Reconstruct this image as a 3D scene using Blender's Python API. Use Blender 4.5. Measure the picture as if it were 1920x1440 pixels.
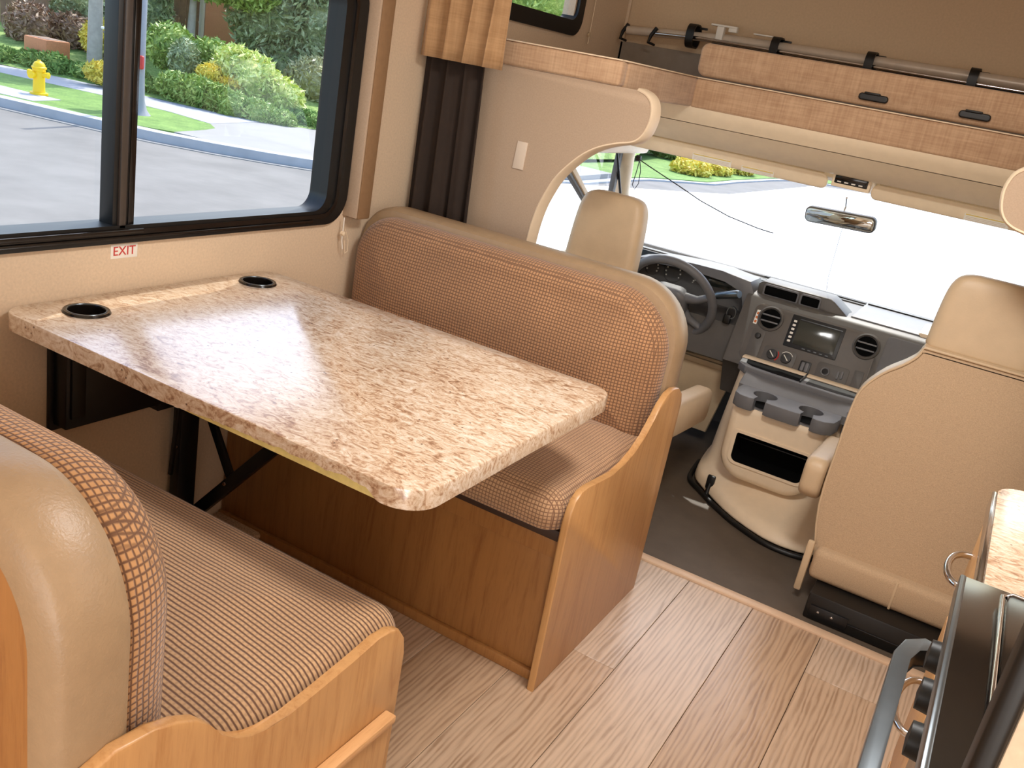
import bpy, bmesh, math, random
from mathutils import Vector, Matrix
random.seed(7)
PI = math.pi
for o in list(bpy.data.objects):
    bpy.data.objects.remove(o)
SC = bpy.context.scene
COL = SC.collection

# ------------------------------------------------------------------ camera
cam_d = bpy.data.cameras.new('camera')
cam = bpy.data.objects.new('camera', cam_d)
COL.objects.link(cam)
yaw, pitch, roll = math.radians(26.59), math.radians(-19.405), math.radians(10.724)
fw = Vector((-math.sin(yaw) * math.cos(pitch), math.cos(yaw) * math.cos(pitch), math.sin(pitch)))
rt = Vector((math.cos(yaw), math.sin(yaw), 0))
up = rt.cross(fw)
rt2 = math.cos(roll) * rt + math.sin(roll) * up
up2 = -math.sin(roll) * rt + math.cos(roll) * up
M3 = Matrix((rt2, up2, -fw)).transposed()
cam.matrix_world = Matrix.Translation((1.742, -1.41, 1.401)) @ M3.to_4x4()
cam_d.sensor_width = 36
cam_d.lens = 1716.133 / 1920 * 36
cam_d.clip_start = 0.02
cam_d.clip_end = 500
SC.camera = cam

# ------------------------------------------------------------------ world, sun, lamps, exposure
SC.view_settings.view_transform = 'Standard'
SC.view_settings.look = 'None'
SC.view_settings.exposure = 0.2
SC.view_settings.gamma = 1.0
w = bpy.data.worlds.new('world')
SC.world = w
w.use_nodes = True
wn = w.node_tree
sky = wn.nodes.new('ShaderNodeTexSky')
sky.sky_type = 'NISHITA'
sky.sun_disc = False
sky.sun_elevation = math.radians(52)
sky.sun_rotation = math.radians(-18)
sky.air_density = 1.0
sky.dust_density = 2.0
wn.links.new(sky.outputs[0], wn.nodes['Background'].inputs[0])
wn.nodes['Background'].inputs[1].default_value = 0.45

def light(name, typ, loc, energy, color, size=1, size_y=None, rot=(0, 0, 0), direction=None):
    d = bpy.data.lights.new(name, typ)
    d.energy = energy
    d.color = color
    if typ == 'AREA':
        d.shape = 'RECTANGLE'
        d.size = size
        d.size_y = size_y or size
    o = bpy.data.objects.new(name, d)
    COL.objects.link(o)
    o.location = loc
    if direction is not None:
        o.rotation_euler = Vector(direction).to_track_quat('-Z', 'Y').to_euler()
    else:
        o.rotation_euler = rot
    return o

el = math.radians(56)
sun = light('sun', 'SUN', (0, 0, 20), 4.2, (1.0, 0.95, 0.87), direction=(0.32 * math.cos(el), -0.95 * math.cos(el), -math.sin(el)))
sun.data.angle = math.radians(0.6)
# area lamps added as interior fill, posed as daylight from unseen openings
light('entry_side_fill', 'AREA', (2.36, -2.0, 1.05), 31, (1.0, 0.97, 0.93), 0.8, 1.7, direction=(-0.8, 0.75, -0.15))
light('rear_fill', 'AREA', (1.45, -3.4, 1.05), 19, (1.0, 0.98, 0.96), 1.4, 1.0, direction=(0.0, 1, 0.10))
light('overhead_fill', 'AREA', (1.45, 0.1, 2.03), 21, (1.0, 0.98, 0.95), 0.36, 0.36, direction=(0, 0, -1))
light('kitchen_side_fill', 'AREA', (2.40, 0.1, 1.35), 5, (1.0, 0.97, 0.93), 0.9, 0.5, direction=(-1, 0.1, -0.15))

# ------------------------------------------------------------------ materials
def lin(c):
    return tuple((x / 255 / 12.92) if x / 255 <= 0.04045 else ((x / 255 + 0.055) / 1.055) ** 2.4 for x in c)

class NT:
    def __init__(s, name):
        s.m = bpy.data.materials.new(name)
        s.m.use_nodes = True
        s.t = s.m.node_tree
        s.b = s.t.nodes['Principled BSDF']
    def n(s, typ, **kw):
        nd = s.t.nodes.new('ShaderNode' + typ)
        for k, v in kw.items():
            if k in nd.inputs:
                nd.inputs[k].default_value = v
            else:
                setattr(nd, k, v)
        return nd
    def l(s, a, b):
        s.t.links.new(a, b)
    def coord(s, scale=(1, 1, 1)):
        tc = s.n('TexCoord')
        mp = s.n('Mapping')
        mp.inputs['Scale'].default_value = scale
        s.l(tc.outputs['Object'], mp.inputs['Vector'])
        return mp.outputs[0]
    def noise(s, vec, scale, detail=4, rough=.55, dist=0):
        nd = s.n('TexNoise', Scale=scale, Detail=detail, Roughness=rough, Distortion=dist)
        s.l(vec, nd.inputs['Vector'])
        return nd.outputs['Fac']
    def ramp(s, fac, stops):
        r = s.n('ValToRGB')
        while len(r.color_ramp.elements) < len(stops):
            r.color_ramp.elements.new(.5)
        for e, (p, c) in zip(r.color_ramp.elements, stops):
            e.position = p
            e.color = (*c, 1)
        s.l(fac, r.inputs[0])
        return r.outputs[0]
    def mth(s, op, a, b=None, c=None):
        nd = s.n('Math', operation=op)
        for i, x in enumerate((a, b, c)):
            if x is None: continue
            if isinstance(x, (int, float)): nd.inputs[i].default_value = x
            else: s.l(x, nd.inputs[i])
        return nd.outputs[0]
    def mix(s, fac, a, b):
        nd = s.n('Mix', data_type='RGBA')
        for i, x in ((0, fac), (6, a), (7, b)):
            if isinstance(x, tuple): nd.inputs[i].default_value = (*x, 1)
            elif isinstance(x, (int, float)): nd.inputs[i].default_value = x
            else: s.l(x, nd.inputs[i])
        return nd.outputs[2]
    def bump(s, h, strength, dist=.002):
        b = s.n('Bump', Strength=strength, Distance=dist)
        s.l(h, b.inputs['Height'])
        s.l(b.outputs[0], s.b.inputs['Normal'])
    def smooth(s, x, a, b):
        nd = s.n('MapRange', interpolation_type='SMOOTHSTEP')
        s.l(x, nd.inputs[0])
        nd.inputs[1].default_value = a
        nd.inputs[2].default_value = b
        return nd.outputs[0]

def plain(name, c, rough=.5, metal=0, var=.06, scale=30, bump=0, bscale=200, spec=.5, coat=0):
    t = NT(name)
    c = lin(c)
    v = t.coord()
    if var:
        f = t.noise(v, scale, 5)
        t.l(t.ramp(f, [(.3, tuple(x * (1 - var) for x in c)), (.7, tuple(min(1, x * (1 + var)) for x in c))]), t.b.inputs['Base Color'])
    else:
        t.b.inputs['Base Color'].default_value = (*c, 1)
    t.b.inputs['Roughness'].default_value = rough
    t.b.inputs['Metallic'].default_value = metal
    t.b.inputs['Specular IOR Level'].default_value = spec
    if coat: t.b.inputs['Coat Weight'].default_value = coat
    if bump:
        t.bump(t.noise(v, bscale, 3), bump)
    return t.m

def wood(name, c1, c2, axis='z', rough=.38):
    t = NT(name)
    sc = {'x': (1.2, 14, 14), 'y': (14, 1.2, 14), 'z': (14, 14, 1.2)}[axis]
    v = t.coord(sc)
    f = t.noise(v, 3.0, 8, .6, 1.2)
    f2 = t.noise(v, 22, 4, .7, .3)
    mixf = t.mth('ADD', t.mth('MULTIPLY', f, .7), t.mth('MULTIPLY', f2, .3))
    c = t.ramp(mixf, [(.32, lin(c2)), (.5, lin(c1)), (.72, tuple(min(1, x * 1.12) for x in lin(c1)))])
    t.l(c, t.b.inputs['Base Color'])
    t.b.inputs['Roughness'].default_value = rough
    t.bump(f2, .05)
    return t.m

def plank_mat(name, c1, c2, seed):
    t = NT(name)
    v = t.coord((9, 1.0, 1))
    mp = t.n('Mapping'); mp.inputs['Location'].default_value = (seed * 3.7, seed * 1.9, seed)
    t.l(v, mp.inputs[0])
    f = t.noise(mp.outputs[0], 2.2, 9, .62, 2.2)
    wv = t.n('TexWave', Scale=2.6, Distortion=9.0, Detail=3.0, wave_type='BANDS', bands_direction='X')
    wv.inputs['Detail Scale'].default_value = 1.2
    t.l(mp.outputs[0], wv.inputs['Vector'])
    g = t.mth('ADD', t.mth('MULTIPLY', f, .72), t.mth('MULTIPLY', wv.outputs['Fac'], .28))
    c = t.ramp(g, [(.28, lin(c2)), (.48, lin(c1)), (.75, tuple(min(1, x * 1.18) for x in lin(c1)))])
    t.l(c, t.b.inputs['Base Color'])
    t.b.inputs['Roughness'].default_value = .34
    t.b.inputs['Coat Weight'].default_value = .5
    t.b.inputs['Coat Roughness'].default_value = .3
    fine = t.noise(mp.outputs[0], 14, 4, .7, .8)
    t.bump(t.mth('ADD', fine, wv.outputs['Fac']), .25, .0012)
    return t.m

def weave(name, base, line, period, wts, lo=.6, hi=.95, bstr=.55, var=.1):
    """fabric with woven grooves: lines on the object's own x, y, z, faded on faces square to that axis"""
    t = NT(name)
    tc = t.n('TexCoord')
    sep = t.n('SeparateXYZ')
    nz = t.n('TexNoise', Scale=22.0, Detail=2.0)
    t.l(tc.outputs['Object'], nz.inputs['Vector'])
    vm = t.n('VectorMath', operation='SCALE'); vm.inputs['Scale'].default_value = period * .55
    t.l(nz.outputs['Color'], vm.inputs[0])
    va = t.n('VectorMath', operation='ADD')
    t.l(tc.outputs['Object'], va.inputs[0]); t.l(vm.outputs[0], va.inputs[1])
    t.l(va.outputs[0], sep.inputs[0])
    ge = t.n('NewGeometry')
    sn = t.n('SeparateXYZ')
    t.l(ge.outputs['Normal'], sn.inputs[0])
    tot = None
    for i in range(3):
        if wts[i] == 0: continue
        p = t.mth('DIVIDE', t.mth('PINGPONG', t.mth('ADD', sep.outputs[i], 10.0), period / 2), period / 2)
        ln = t.smooth(p, lo, hi)
        mk = t.mth('SUBTRACT', 1.0, t.smooth(t.mth('ABSOLUTE', sn.outputs[i]), .72, .92))
        x = t.mth('MULTIPLY', t.mth('MULTIPLY', ln, mk), wts[i])
        tot = x if tot is None else t.mth('MAXIMUM', tot, x)
    big = t.noise(tc.outputs['Object'], 9, 4)
    b = lin(base)
    bc = t.ramp(big, [(.3, tuple(x * (1 - var) for x in b)), (.7, tuple(min(1, x * (1 + var)) for x in b))])
    t.l(t.mix(tot, bc, lin(line)), t.b.inputs['Base Color'])
    t.b.inputs['Roughness'].default_value = .85
    t.b.inputs['Sheen Weight'].default_value = .25
    t.bump(t.mth('SUBTRACT', 1.0, tot), bstr, .0015)
    return t.m

def linen(name, c1, c2):
    t = NT(name)
    fs = []
    for sc in ((160, 160, 5), (6, 6, 190), (14, 14, 30)):
        fs.append(t.noise(t.coord(sc), 1.0, 3, .6))
    s = t.mth('ADD', t.mth('ADD', fs[0], fs[1]), fs[2])
    c = t.ramp(t.mth('DIVIDE', s, 3), [(.38, lin(c2)), (.6, lin(c1))])
    t.l(c, t.b.inputs['Base Color'])
    t.b.inputs['Roughness'].default_value = .8
    t.b.inputs['Sheen Weight'].default_value = .2
    t.bump(s, .25, .001)
    return t.m

def granite(name):
    t = NT(name)
    v = t.coord((1, 1, 1))
    vs = t.coord((1.0, 1.9, 1.3))
    f1 = t.noise(vs, 24, 9, .7, 2.0)
    f2 = t.noise(vs, 46, 6, .65, 2.2)
    f3 = t.noise(v, 5, 3)
    g = t.mth('ADD', t.mth('MULTIPLY', f1, .62), t.mth('ADD', t.mth('MULTIPLY', f2, .22), t.mth('MULTIPLY', f3, .16)))
    c = t.ramp(g, [(.36, lin((122, 86, 60))), (.43, lin((170, 132, 102))), (.49, lin((206, 180, 152))), (.60, lin((232, 218, 202)))])
    vor = t.n('TexVoronoi', Scale=70.0)
    t.l(v, vor.inputs['Vector'])
    spot = t.mth('MULTIPLY', t.mth('LESS_THAN', vor.outputs['Distance'], .16), t.mth('GREATER_THAN', t.noise(v, 13, 2), .62))
    t.l(t.mix(spot, c, lin((96, 66, 48))), t.b.inputs['Base Color'])
    t.b.inputs['Roughness'].default_value = .30
    t.b.inputs['Specular IOR Level'].default_value = .8
    t.b.inputs['Coat Weight'].default_value = .8
    t.b.inputs['Coat Roughness'].default_value = .2
    t.b.inputs['Coat IOR'].default_value = 1.9
    t.bump(f2, .10, .0006)
    return t.m

def leaf_mat(name, stops, scale=3.0, rough=.5):
    t = NT(name)
    v = t.coord()
    f = t.mth('ADD', t.mth('MULTIPLY', t.noise(v, scale, 6, .7), .6), t.mth('MULTIPLY', t.noise(v, scale * 9, 2), .4))
    t.l(t.ramp(f, [(p, lin(c)) for p, c in stops]), t.b.inputs['Base Color'])
    t.b.inputs['Roughness'].default_value = rough
    return t.m

def glass_mat(name, tint=(1, 1, 1), refl=1.0):
    m = bpy.data.materials.new(name)
    m.use_nodes = True
    t = m.node_tree
    t.nodes.clear()
    out = t.nodes.new('ShaderNodeOutputMaterial')
    tr = t.nodes.new('ShaderNodeBsdfTransparent'); tr.inputs[0].default_value = (*tint, 1)
    gl = t.nodes.new('ShaderNodeBsdfGlossy'); gl.inputs['Roughness'].default_value = .0
    fr = t.nodes.new('ShaderNodeFresnel'); fr.inputs['IOR'].default_value = 1.45
    mu = t.nodes.new('ShaderNodeMath'); mu.operation = 'MULTIPLY'; mu.inputs[1].default_value = refl
    mx = t.nodes.new('ShaderNodeMixShader')
    ge = t.nodes.new('ShaderNodeNewGeometry')
    fb = t.nodes.new('ShaderNodeMath'); fb.operation = 'SUBTRACT'; fb.inputs[0].default_value = 1.0
    m2 = t.nodes.new('ShaderNodeMath'); m2.operation = 'MULTIPLY'
    t.links.new(ge.outputs['Backfacing'], fb.inputs[1])
    t.links.new(fr.outputs[0], mu.inputs[0]); t.links.new(mu.outputs[0], m2.inputs[0]); t.links.new(fb.outputs[0], m2.inputs[1])
    t.links.new(m2.outputs[0], mx.inputs[0])
    t.links.new(tr.outputs[0], mx.inputs[1]); t.links.new(gl.outputs[0], mx.inputs[2])
    t.links.new(mx.outputs[0], out.inputs[0])
    return m

M = dict(
    wall=plain('wall_board', (214, 190, 162), .7, var=.07, scale=160, bump=.18, bscale=90),
    wallpart=plain('partition_board', (184, 160, 136), .8, var=.06, scale=260, bump=.2, bscale=160),
    capwall=plain('cab_over_liner', (206, 180, 148), .8, var=.05, scale=120, bump=.15, bscale=120),
    ceil=plain('ceiling_panel', (236, 226, 210), .8),
    cream=plain('cream_plastic', (236, 214, 184), .45, var=.03, bump=.05, bscale=400),
    cream_lit=plain('brightened_cream_plastic', (248, 230, 200), .45, var=.03, bump=.05, bscale=400),  # cream lightened to brighten the dim header, visors and windscreen trim
    creamd=plain('tan_plastic', (206, 182, 148), .45, var=.03, bump=.05, bscale=400),
    vinyl=plain('tan_vinyl', (156, 130, 100), .42, var=.05, scale=40, bump=.35, bscale=240),
    leather=plain('beige_leather', (206, 180, 146), .45, var=.04, scale=20, bump=.15, bscale=220),
    seatcloth=plain('beige_knit', (192, 164, 132), .9, var=.12, scale=330, bump=.5, bscale=330),
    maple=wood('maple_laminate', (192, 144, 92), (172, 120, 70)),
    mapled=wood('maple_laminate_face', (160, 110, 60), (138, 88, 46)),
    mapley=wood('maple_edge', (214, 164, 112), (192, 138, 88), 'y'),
    granite=granite('speckled_laminate'),
    core=plain('yellow_particle_board', (206, 186, 118), .7, var=.12, scale=60),
    black=plain('black_plastic', (10, 10, 10), .45, var=.1),
    gloss=plain('black_enamel', (20, 16, 14), .16, var=.05),
    blackm=plain('black_metal', (22, 22, 24), .35, metal=.2, var=.1),
    dark=plain('recess_shade_black', (7, 7, 7), .9, var=0, spec=.1),  # near-black painted into recesses in place of their shade
    dash=plain('charcoal_dash', (84, 80, 76), .5, var=.05, bump=.1, bscale=500),
    dashl=plain('grey_dash', (104, 104, 106), .5, var=.04, bump=.1, bscale=500),
    rub=plain('brown_rubber', (86, 74, 62), .6, var=.12, scale=14, bump=.15, bscale=300),
    chrome=plain('chrome', (205, 205, 208), .15, metal=1, var=0),
    alu=plain('brushed_aluminium', (206, 190, 172), .35, metal=.1, var=.05),
    steel=plain('dark_steel', (110, 118, 124), .3, metal=.85, var=.1, scale=12),
    curtain=plain('dark_brown_curtain', (42, 29, 20), .85, var=.12, bump=.2),
    tancloth=linen('tan_curtain_cloth', (182, 144, 102), (160, 122, 82)),
    valbrd=plain('shaded_valance_cloth', (138, 106, 74), .8, var=.06, scale=60, bump=.2),  # brown darkened for the shading on the leg's aisle side
    linen=linen('woven_bunk_cloth', (206, 172, 138), (178, 142, 110)),
    paper=plain('white_paper', (250, 248, 238), .6, var=.02),
    white=plain('white_plastic', (236, 230, 220), .4, var=.02),
    plate=plain('switch_plate', (220, 202, 182), .45, var=.01),
    red=plain('red_print', (196, 52, 48), .5, var=0),
    orange=plain('orange_print', (214, 120, 60), .5, var=0),
    screen=plain('screen_glass', (52, 56, 52), .12, var=.02),
    carpet=plain('shag_carpet', (196, 162, 128), .95, var=.35, scale=180, bump=1.0, bscale=160),
    glass=glass_mat('window_glass', (.96, .98, .97), .9),
    wglass=glass_mat('windshield_glass', (.97, .99, .99), .5),
    mirror=plain('mirror_glass', (225, 228, 230), .02, metal=1, var=0),
    asphalt=plain('asphalt', (120, 117, 115), .9, var=.14, scale=1.4, bump=.3, bscale=60),
    concrete=plain('glare_white_concrete', (246, 246, 246), .8, var=.02, scale=1.2),  # near-white colour carries the sun glare on the ground ahead
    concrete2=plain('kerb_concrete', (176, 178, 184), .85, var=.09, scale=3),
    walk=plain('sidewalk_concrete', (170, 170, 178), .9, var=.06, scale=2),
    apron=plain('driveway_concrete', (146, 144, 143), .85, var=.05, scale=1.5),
    grass=leaf_mat('lawn', [(.3, (74, 106, 44)), (.55, (112, 146, 70)), (.75, (156, 178, 100))], 3.0, .9),
    bank=leaf_mat('planted_bank', [(.3, (70, 98, 44)), (.5, (120, 150, 74)), (.72, (196, 206, 130))], 2.0, .9),
    lfdark=leaf_mat('dark_leaves', [(.3, (92, 106, 70)), (.5, (148, 162, 116)), (.66, (222, 226, 188))]),
    lfmid=leaf_mat('green_leaves', [(.3, (92, 116, 50)), (.5, (146, 172, 84)), (.68, (220, 228, 140))]),
    lfvar=leaf_mat('variegated_leaves', [(.34, (106, 140, 56)), (.46, (190, 208, 104)), (.58, (248, 246, 176)), (.70, (250, 216, 104))], 5),
    lfyel=leaf_mat('yellow_leaves', [(.34, (160, 166, 64)), (.5, (236, 216, 96)), (.7, (250, 214, 100))], 5),
    lfolive=leaf_mat('olive_leaves', [(.3, (116, 114, 80)), (.5, (172, 170, 124)), (.68, (222, 218, 176))]),
    lfred=leaf_mat('russet_leaves', [(.3, (98, 74, 60)), (.5, (146, 116, 94)), (.72, (196, 166, 138))]),
    hydrant=plain('yellow_paint', (250, 206, 24), .4, var=.03),
    grey=plain('grey_paint', (150, 150, 158), .5, var=.05),
    bark=plain('pale_bark', (176, 166, 158), .8, var=.15, scale=8, bump=.4, bscale=30),
    terracotta=plain('terracotta', (206, 132, 90), .7, var=.1),
    stucco=plain('tan_stucco', (206, 152, 112), .9, var=.05),
    stuccog=plain('grey_stucco', (196, 184, 178), .9, var=.04),
    fencew=plain('fence_wood', (136, 104, 84), .8, var=.2, scale=6),
)
PLK = [plank_mat('plank_grain_%s' % a, c1, c2, i) for i, (a, c1, c2) in enumerate([
    ('light', (194, 168, 144), (166, 138, 114)), ('warm', (188, 160, 134), (158, 128, 102)),
    ('pale', (196, 172, 150), (168, 142, 118)), ('brown', (182, 152, 124), (152, 120, 94))])]
BACK = weave('backrest_cloth', (180, 132, 84), (98, 62, 34), .0092, (1, 1, 1), .50, .92)
BACKF = weave('front_backrest_cloth', (176, 130, 90), (112, 78, 52), .0088, (1, 1, 1), .5, .95)
SEAT = weave('seat_cloth', (186, 148, 108), (92, 60, 40), .0088, (.25, 1, .15), .36, .85)
SEATF = weave('front_seat_cloth', (190, 150, 112), (116, 80, 56), .0088, (.8, 1, .9), .55, .95)

# ------------------------------------------------------------------ mesh helpers
def link(name, me, mat=None, parent=None, smooth=False, loc=None):
    o = bpy.data.objects.new(name, me)
    COL.objects.link(o)
    if mat is not None: me.materials.append(mat)
    if smooth:
        for p in me.polygons: p.use_smooth = True
    if parent is not None:
        o.parent = parent
        off = Vector((0, 0, 0)); q = parent
        while q is not None:
            off += q.location; q = q.parent
        me.transform(Matrix.Translation(-off))
    return o

def from_data(name, vs, fs, mat, parent=None, smooth=False):
    me = bpy.data.meshes.new(name)
    me.from_pydata([tuple(v) for v in vs], [], fs)
    bm = bmesh.new(); bm.from_mesh(me)
    bmesh.ops.recalc_face_normals(bm, faces=bm.faces)
    bm.to_mesh(me); bm.free()
    me.update()
    return link(name, me, mat, parent, smooth)

def from_bm(name, bm, mat, parent=None, smooth=False):
    bmesh.ops.recalc_face_normals(bm, faces=bm.faces)
    me = bpy.data.meshes.new(name)
    bm.to_mesh(me); bm.free()
    o = link(name, me, mat, parent, False)
    if smooth: shade_auto(me)
    return o

def shade_auto(me, ang=40):
    for p in me.polygons: p.use_smooth = True
    bm = bmesh.new(); bm.from_mesh(me)
    for e in bm.edges:
        if len(e.link_faces) == 2 and e.calc_face_angle(0) > math.radians(ang): e.smooth = False
    bm.to_mesh(me); bm.free()

def bm_box(bm, a, b, bevel=0, seg=2, rot=None, piv=None):
    vs = [bm.verts.new((x, y, z)) for x in (a[0], b[0]) for y in (a[1], b[1]) for z in (a[2], b[2])]
    F = [(0, 1, 3, 2), (4, 6, 7, 5), (0, 4, 5, 1), (2, 3, 7, 6), (0, 2, 6, 4), (1, 5, 7, 3)]
    fs = [bm.faces.new([vs[i] for i in f]) for f in F]
    if bevel:
        es = list({e for f in fs for e in f.edges})
        r = bmesh.ops.bevel(bm, geom=es, offset=bevel, segments=seg, profile=.5, affect='EDGES')
        vs = list({v for f in r['faces'] for v in f.verts} | {v for v in vs if v.is_valid})
    if rot is not None:
        bmesh.ops.rotate(bm, verts=[v for v in vs if v.is_valid], cent=piv, matrix=rot)
    return vs

def box(name, a, b, mat, parent=None, bevel=.003, seg=2, rot=None, piv=None):
    bm = bmesh.new()
    a2 = tuple(min(p, q) for p, q in zip(a, b)); b2 = tuple(max(p, q) for p, q in zip(a, b))
    m = min(q - p for p, q in zip(a2, b2))
    bm_box(bm, a2, b2, min(bevel, m * .45), seg, rot, piv)
    return from_bm(name, bm, mat, parent, True)

def boxes(name, lst, mat, parent=None, bevel=0):
    bm = bmesh.new()
    for a, b in lst: bm_box(bm, a, b, bevel)
    return from_bm(name, bm, mat, parent, bevel > 0)

AX = {'x': lambda u, v, h: (h, u, v), 'y': lambda u, v, h: (u, h, v), 'z': lambda u, v, h: (u, v, h)}

def prism(name, pts, ax, h0, h1, mat, parent=None, bevel=0, smooth=True, T=None):
    f = T or AX[ax]
    bm = bmesh.new()
    va = [bm.verts.new(f(u, v, h0)) for u, v in pts]
    vb = [bm.verts.new(f(u, v, h1)) for u, v in pts]
    n = len(pts)
    fa = bm.faces.new(va); fb = bm.faces.new(vb)
    for i in range(n): bm.faces.new((va[i], va[(i + 1) % n], vb[(i + 1) % n], vb[i]))
    if bevel:
        es = list(fa.edges) + list(fb.edges)
        bmesh.ops.bevel(bm, geom=es, offset=bevel, segments=2, profile=.5, affect='EDGES')
    return from_bm(name, bm, mat, parent, smooth)

def rrect(u0, u1, v0, v1, r, n=8):
    if not isinstance(r, (list, tuple)): r = [r] * 4
    out = []
    for k, (cu, cv, su, sv) in enumerate(((u1, v1, 1, 1), (u0, v1, -1, 1), (u0, v0, -1, -1), (u1, v0, 1, -1))):
        rr = max(r[k], .0005)
        for i in range(n + 1):
            a = PI / 2 * i / n + k * PI / 2
            out.append((cu - su * rr + rr * math.cos(a), cv - sv * rr + rr * math.sin(a)))
    return out

def ring(name, outer, inner, ax, h0, h1, mat, parent=None, T=None):
    f = T or AX[ax]
    n = len(outer)
    vs = [f(u, v, h) for h in (h0, h1) for P in (outer, inner) for u, v in P]
    fs = []
    for i in range(n):
        j = (i + 1) % n
        fs += [(i, j, n + j, n + i), (2 * n + i, 3 * n + i, 3 * n + j, 2 * n + j), (i, 2 * n + i, 2 * n + j, j), (n + i, n + j, 3 * n + j, 3 * n + i)]
    o = from_data(name, vs, fs, mat, parent)
    shade_auto(o.data)
    return o

def pillow(name, ax, u0, u1, v0, v1, R, base, prof, mat, parent=None, n=8, T=None, warp=None):
    """rounded-rectangle body grown ring by ring: prof = [(inset, height)...] from the back edge to the crown"""
    f = T or AX[ax]
    if not isinstance(R, (list, tuple)): R = [R] * 4
    vs, fs = [], []
    N = None
    lim = min(u1 - u0, v1 - v0) / 2 - .004
    for d, h in prof:
        d = min(d, lim)
        P = rrect(u0 + d, u1 - d, v0 + d, v1 - d, [max(r - d, .001) for r in R], n)
        N = len(P)
        for u, v in P:
            hh = h if warp is None else h + warp(u, v, d)
            vs.append(f(u, v, base + hh))
    for k in range(len(prof) - 1):
        for i in range(N):
            j = (i + 1) % N
            fs.append((k * N + i, k * N + j, (k + 1) * N + j, (k + 1) * N + i))
    fs.append(tuple(range(N)))
    fs.append(tuple((len(prof) - 1) * N + i for i in range(N)))
    return from_data(name, vs, fs, mat, parent, True)

def cut(o, tool_bm):
    """carve a real hole: boolean difference applied to the mesh, cutter thrown away"""
    off = Vector((0, 0, 0)); q = o.parent
    while q is not None:
        off += q.location; q = q.parent
    bmesh.ops.translate(tool_bm, verts=tool_bm.verts, vec=-off)
    bmesh.ops.recalc_face_normals(tool_bm, faces=tool_bm.faces)
    me = bpy.data.meshes.new('cutter'); tool_bm.to_mesh(me); tool_bm.free()
    c = bpy.data.objects.new('cutter', me); COL.objects.link(c)
    c.parent = o.parent
    md = o.modifiers.new('b', 'BOOLEAN'); md.object = c; md.operation = 'DIFFERENCE'; md.solver = 'EXACT'
    bpy.context.view_layer.update()
    dg = bpy.context.evaluated_depsgraph_get()
    nm = bpy.data.meshes.new_from_object(o.evaluated_get(dg))
    o.modifiers.remove(md)
    o.data = nm
    bpy.data.objects.remove(c)
    shade_auto(o.data, 40)
def cyl_bm(cs, z0, z1, r, n=32):
    bm = bmesh.new()
    for cx, cy in cs:
        a = [bm.verts.new((cx + r * math.cos(2 * PI * i / n), cy + r * math.sin(2 * PI * i / n), z0)) for i in range(n)]
        b = [bm.verts.new((v.co.x, v.co.y, z1)) for v in a]
        bm.faces.new(a[::-1]); bm.faces.new(b)
        for i in range(n): bm.faces.new((a[i], a[(i + 1) % n], b[(i + 1) % n], b[i]))
    return bm

def pad_prof(T, r, bulge=.0, depth=.2, sgn=1, k=6, m=8, back=0.0):
    p = [(back, 0), (0, sgn * min(.012, T * .2))] if back else [(0, 0)]
    for i in range(k + 1):
        a = PI / 2 * i / k
        p.append((r * (1 - math.cos(a)), sgn * (T - r + r * math.sin(a))))
    for i in range(1, m + 1):
        t = i / m
        p.append((r + depth * t, sgn * (T + bulge * math.sin(PI / 2 * t))))
    return p

def tube(name, pts, r, mat, parent=None, closed=False, seg=10):
    pts = [Vector(p) for p in pts]
    n = len(pts)
    vs, fs = [], []
    prev = None
    for i, p in enumerate(pts):
        a = pts[(i - 1) % n] if (closed or i > 0) else p
        b = pts[(i + 1) % n] if (closed or i < n - 1) else p
        t = (b - a).normalized()
        if prev is None:
            nrm = t.orthogonal().normalized()
        else:
            nrm = (prev - t * prev.dot(t)).normalized()
        prev = nrm
        bn = t.cross(nrm)
        rr = r[i] if isinstance(r, (list, tuple)) else r
        for k in range(seg):
            q = 2 * PI * k / seg
            vs.append(p + (nrm * math.cos(q) + bn * math.sin(q)) * rr)
    for i in range(n if closed else n - 1):
        j = (i + 1) % n
        for k in range(seg):
            l = (k + 1) % seg
            fs.append((i * seg + k, i * seg + l, j * seg + l, j * seg + k))
    if not closed:
        fs.append(tuple(range(seg)))
        fs.append(tuple((n - 1) * seg + k for k in range(seg)))
    o = from_data(name, vs, fs, mat, parent)
    shade_auto(o.data, 50)
    return o

def lathe(name, prof, c, mat, parent=None, seg=32, axis=(0, 0, 1)):
    q = Vector((0, 0, 1)).rotation_difference(Vector(axis).normalized())
    vs, fs = [], []
    for r, h in prof:
        for k in range(seg):
            a = 2 * PI * k / seg
            vs.append(q @ Vector((r * math.cos(a), r * math.sin(a), h)) + Vector(c))
    for i in range(len(prof) - 1):
        for k in range(seg):
            l = (k + 1) % seg
            fs.append((i * seg + k, i * seg + l, (i + 1) * seg + l, (i + 1) * seg + k))
    fs.append(tuple(range(seg)))
    fs.append(tuple((len(prof) - 1) * seg + k for k in range(seg)))
    o = from_data(name, vs, fs, mat, parent)
    shade_auto(o.data, 35)
    return o

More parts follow.
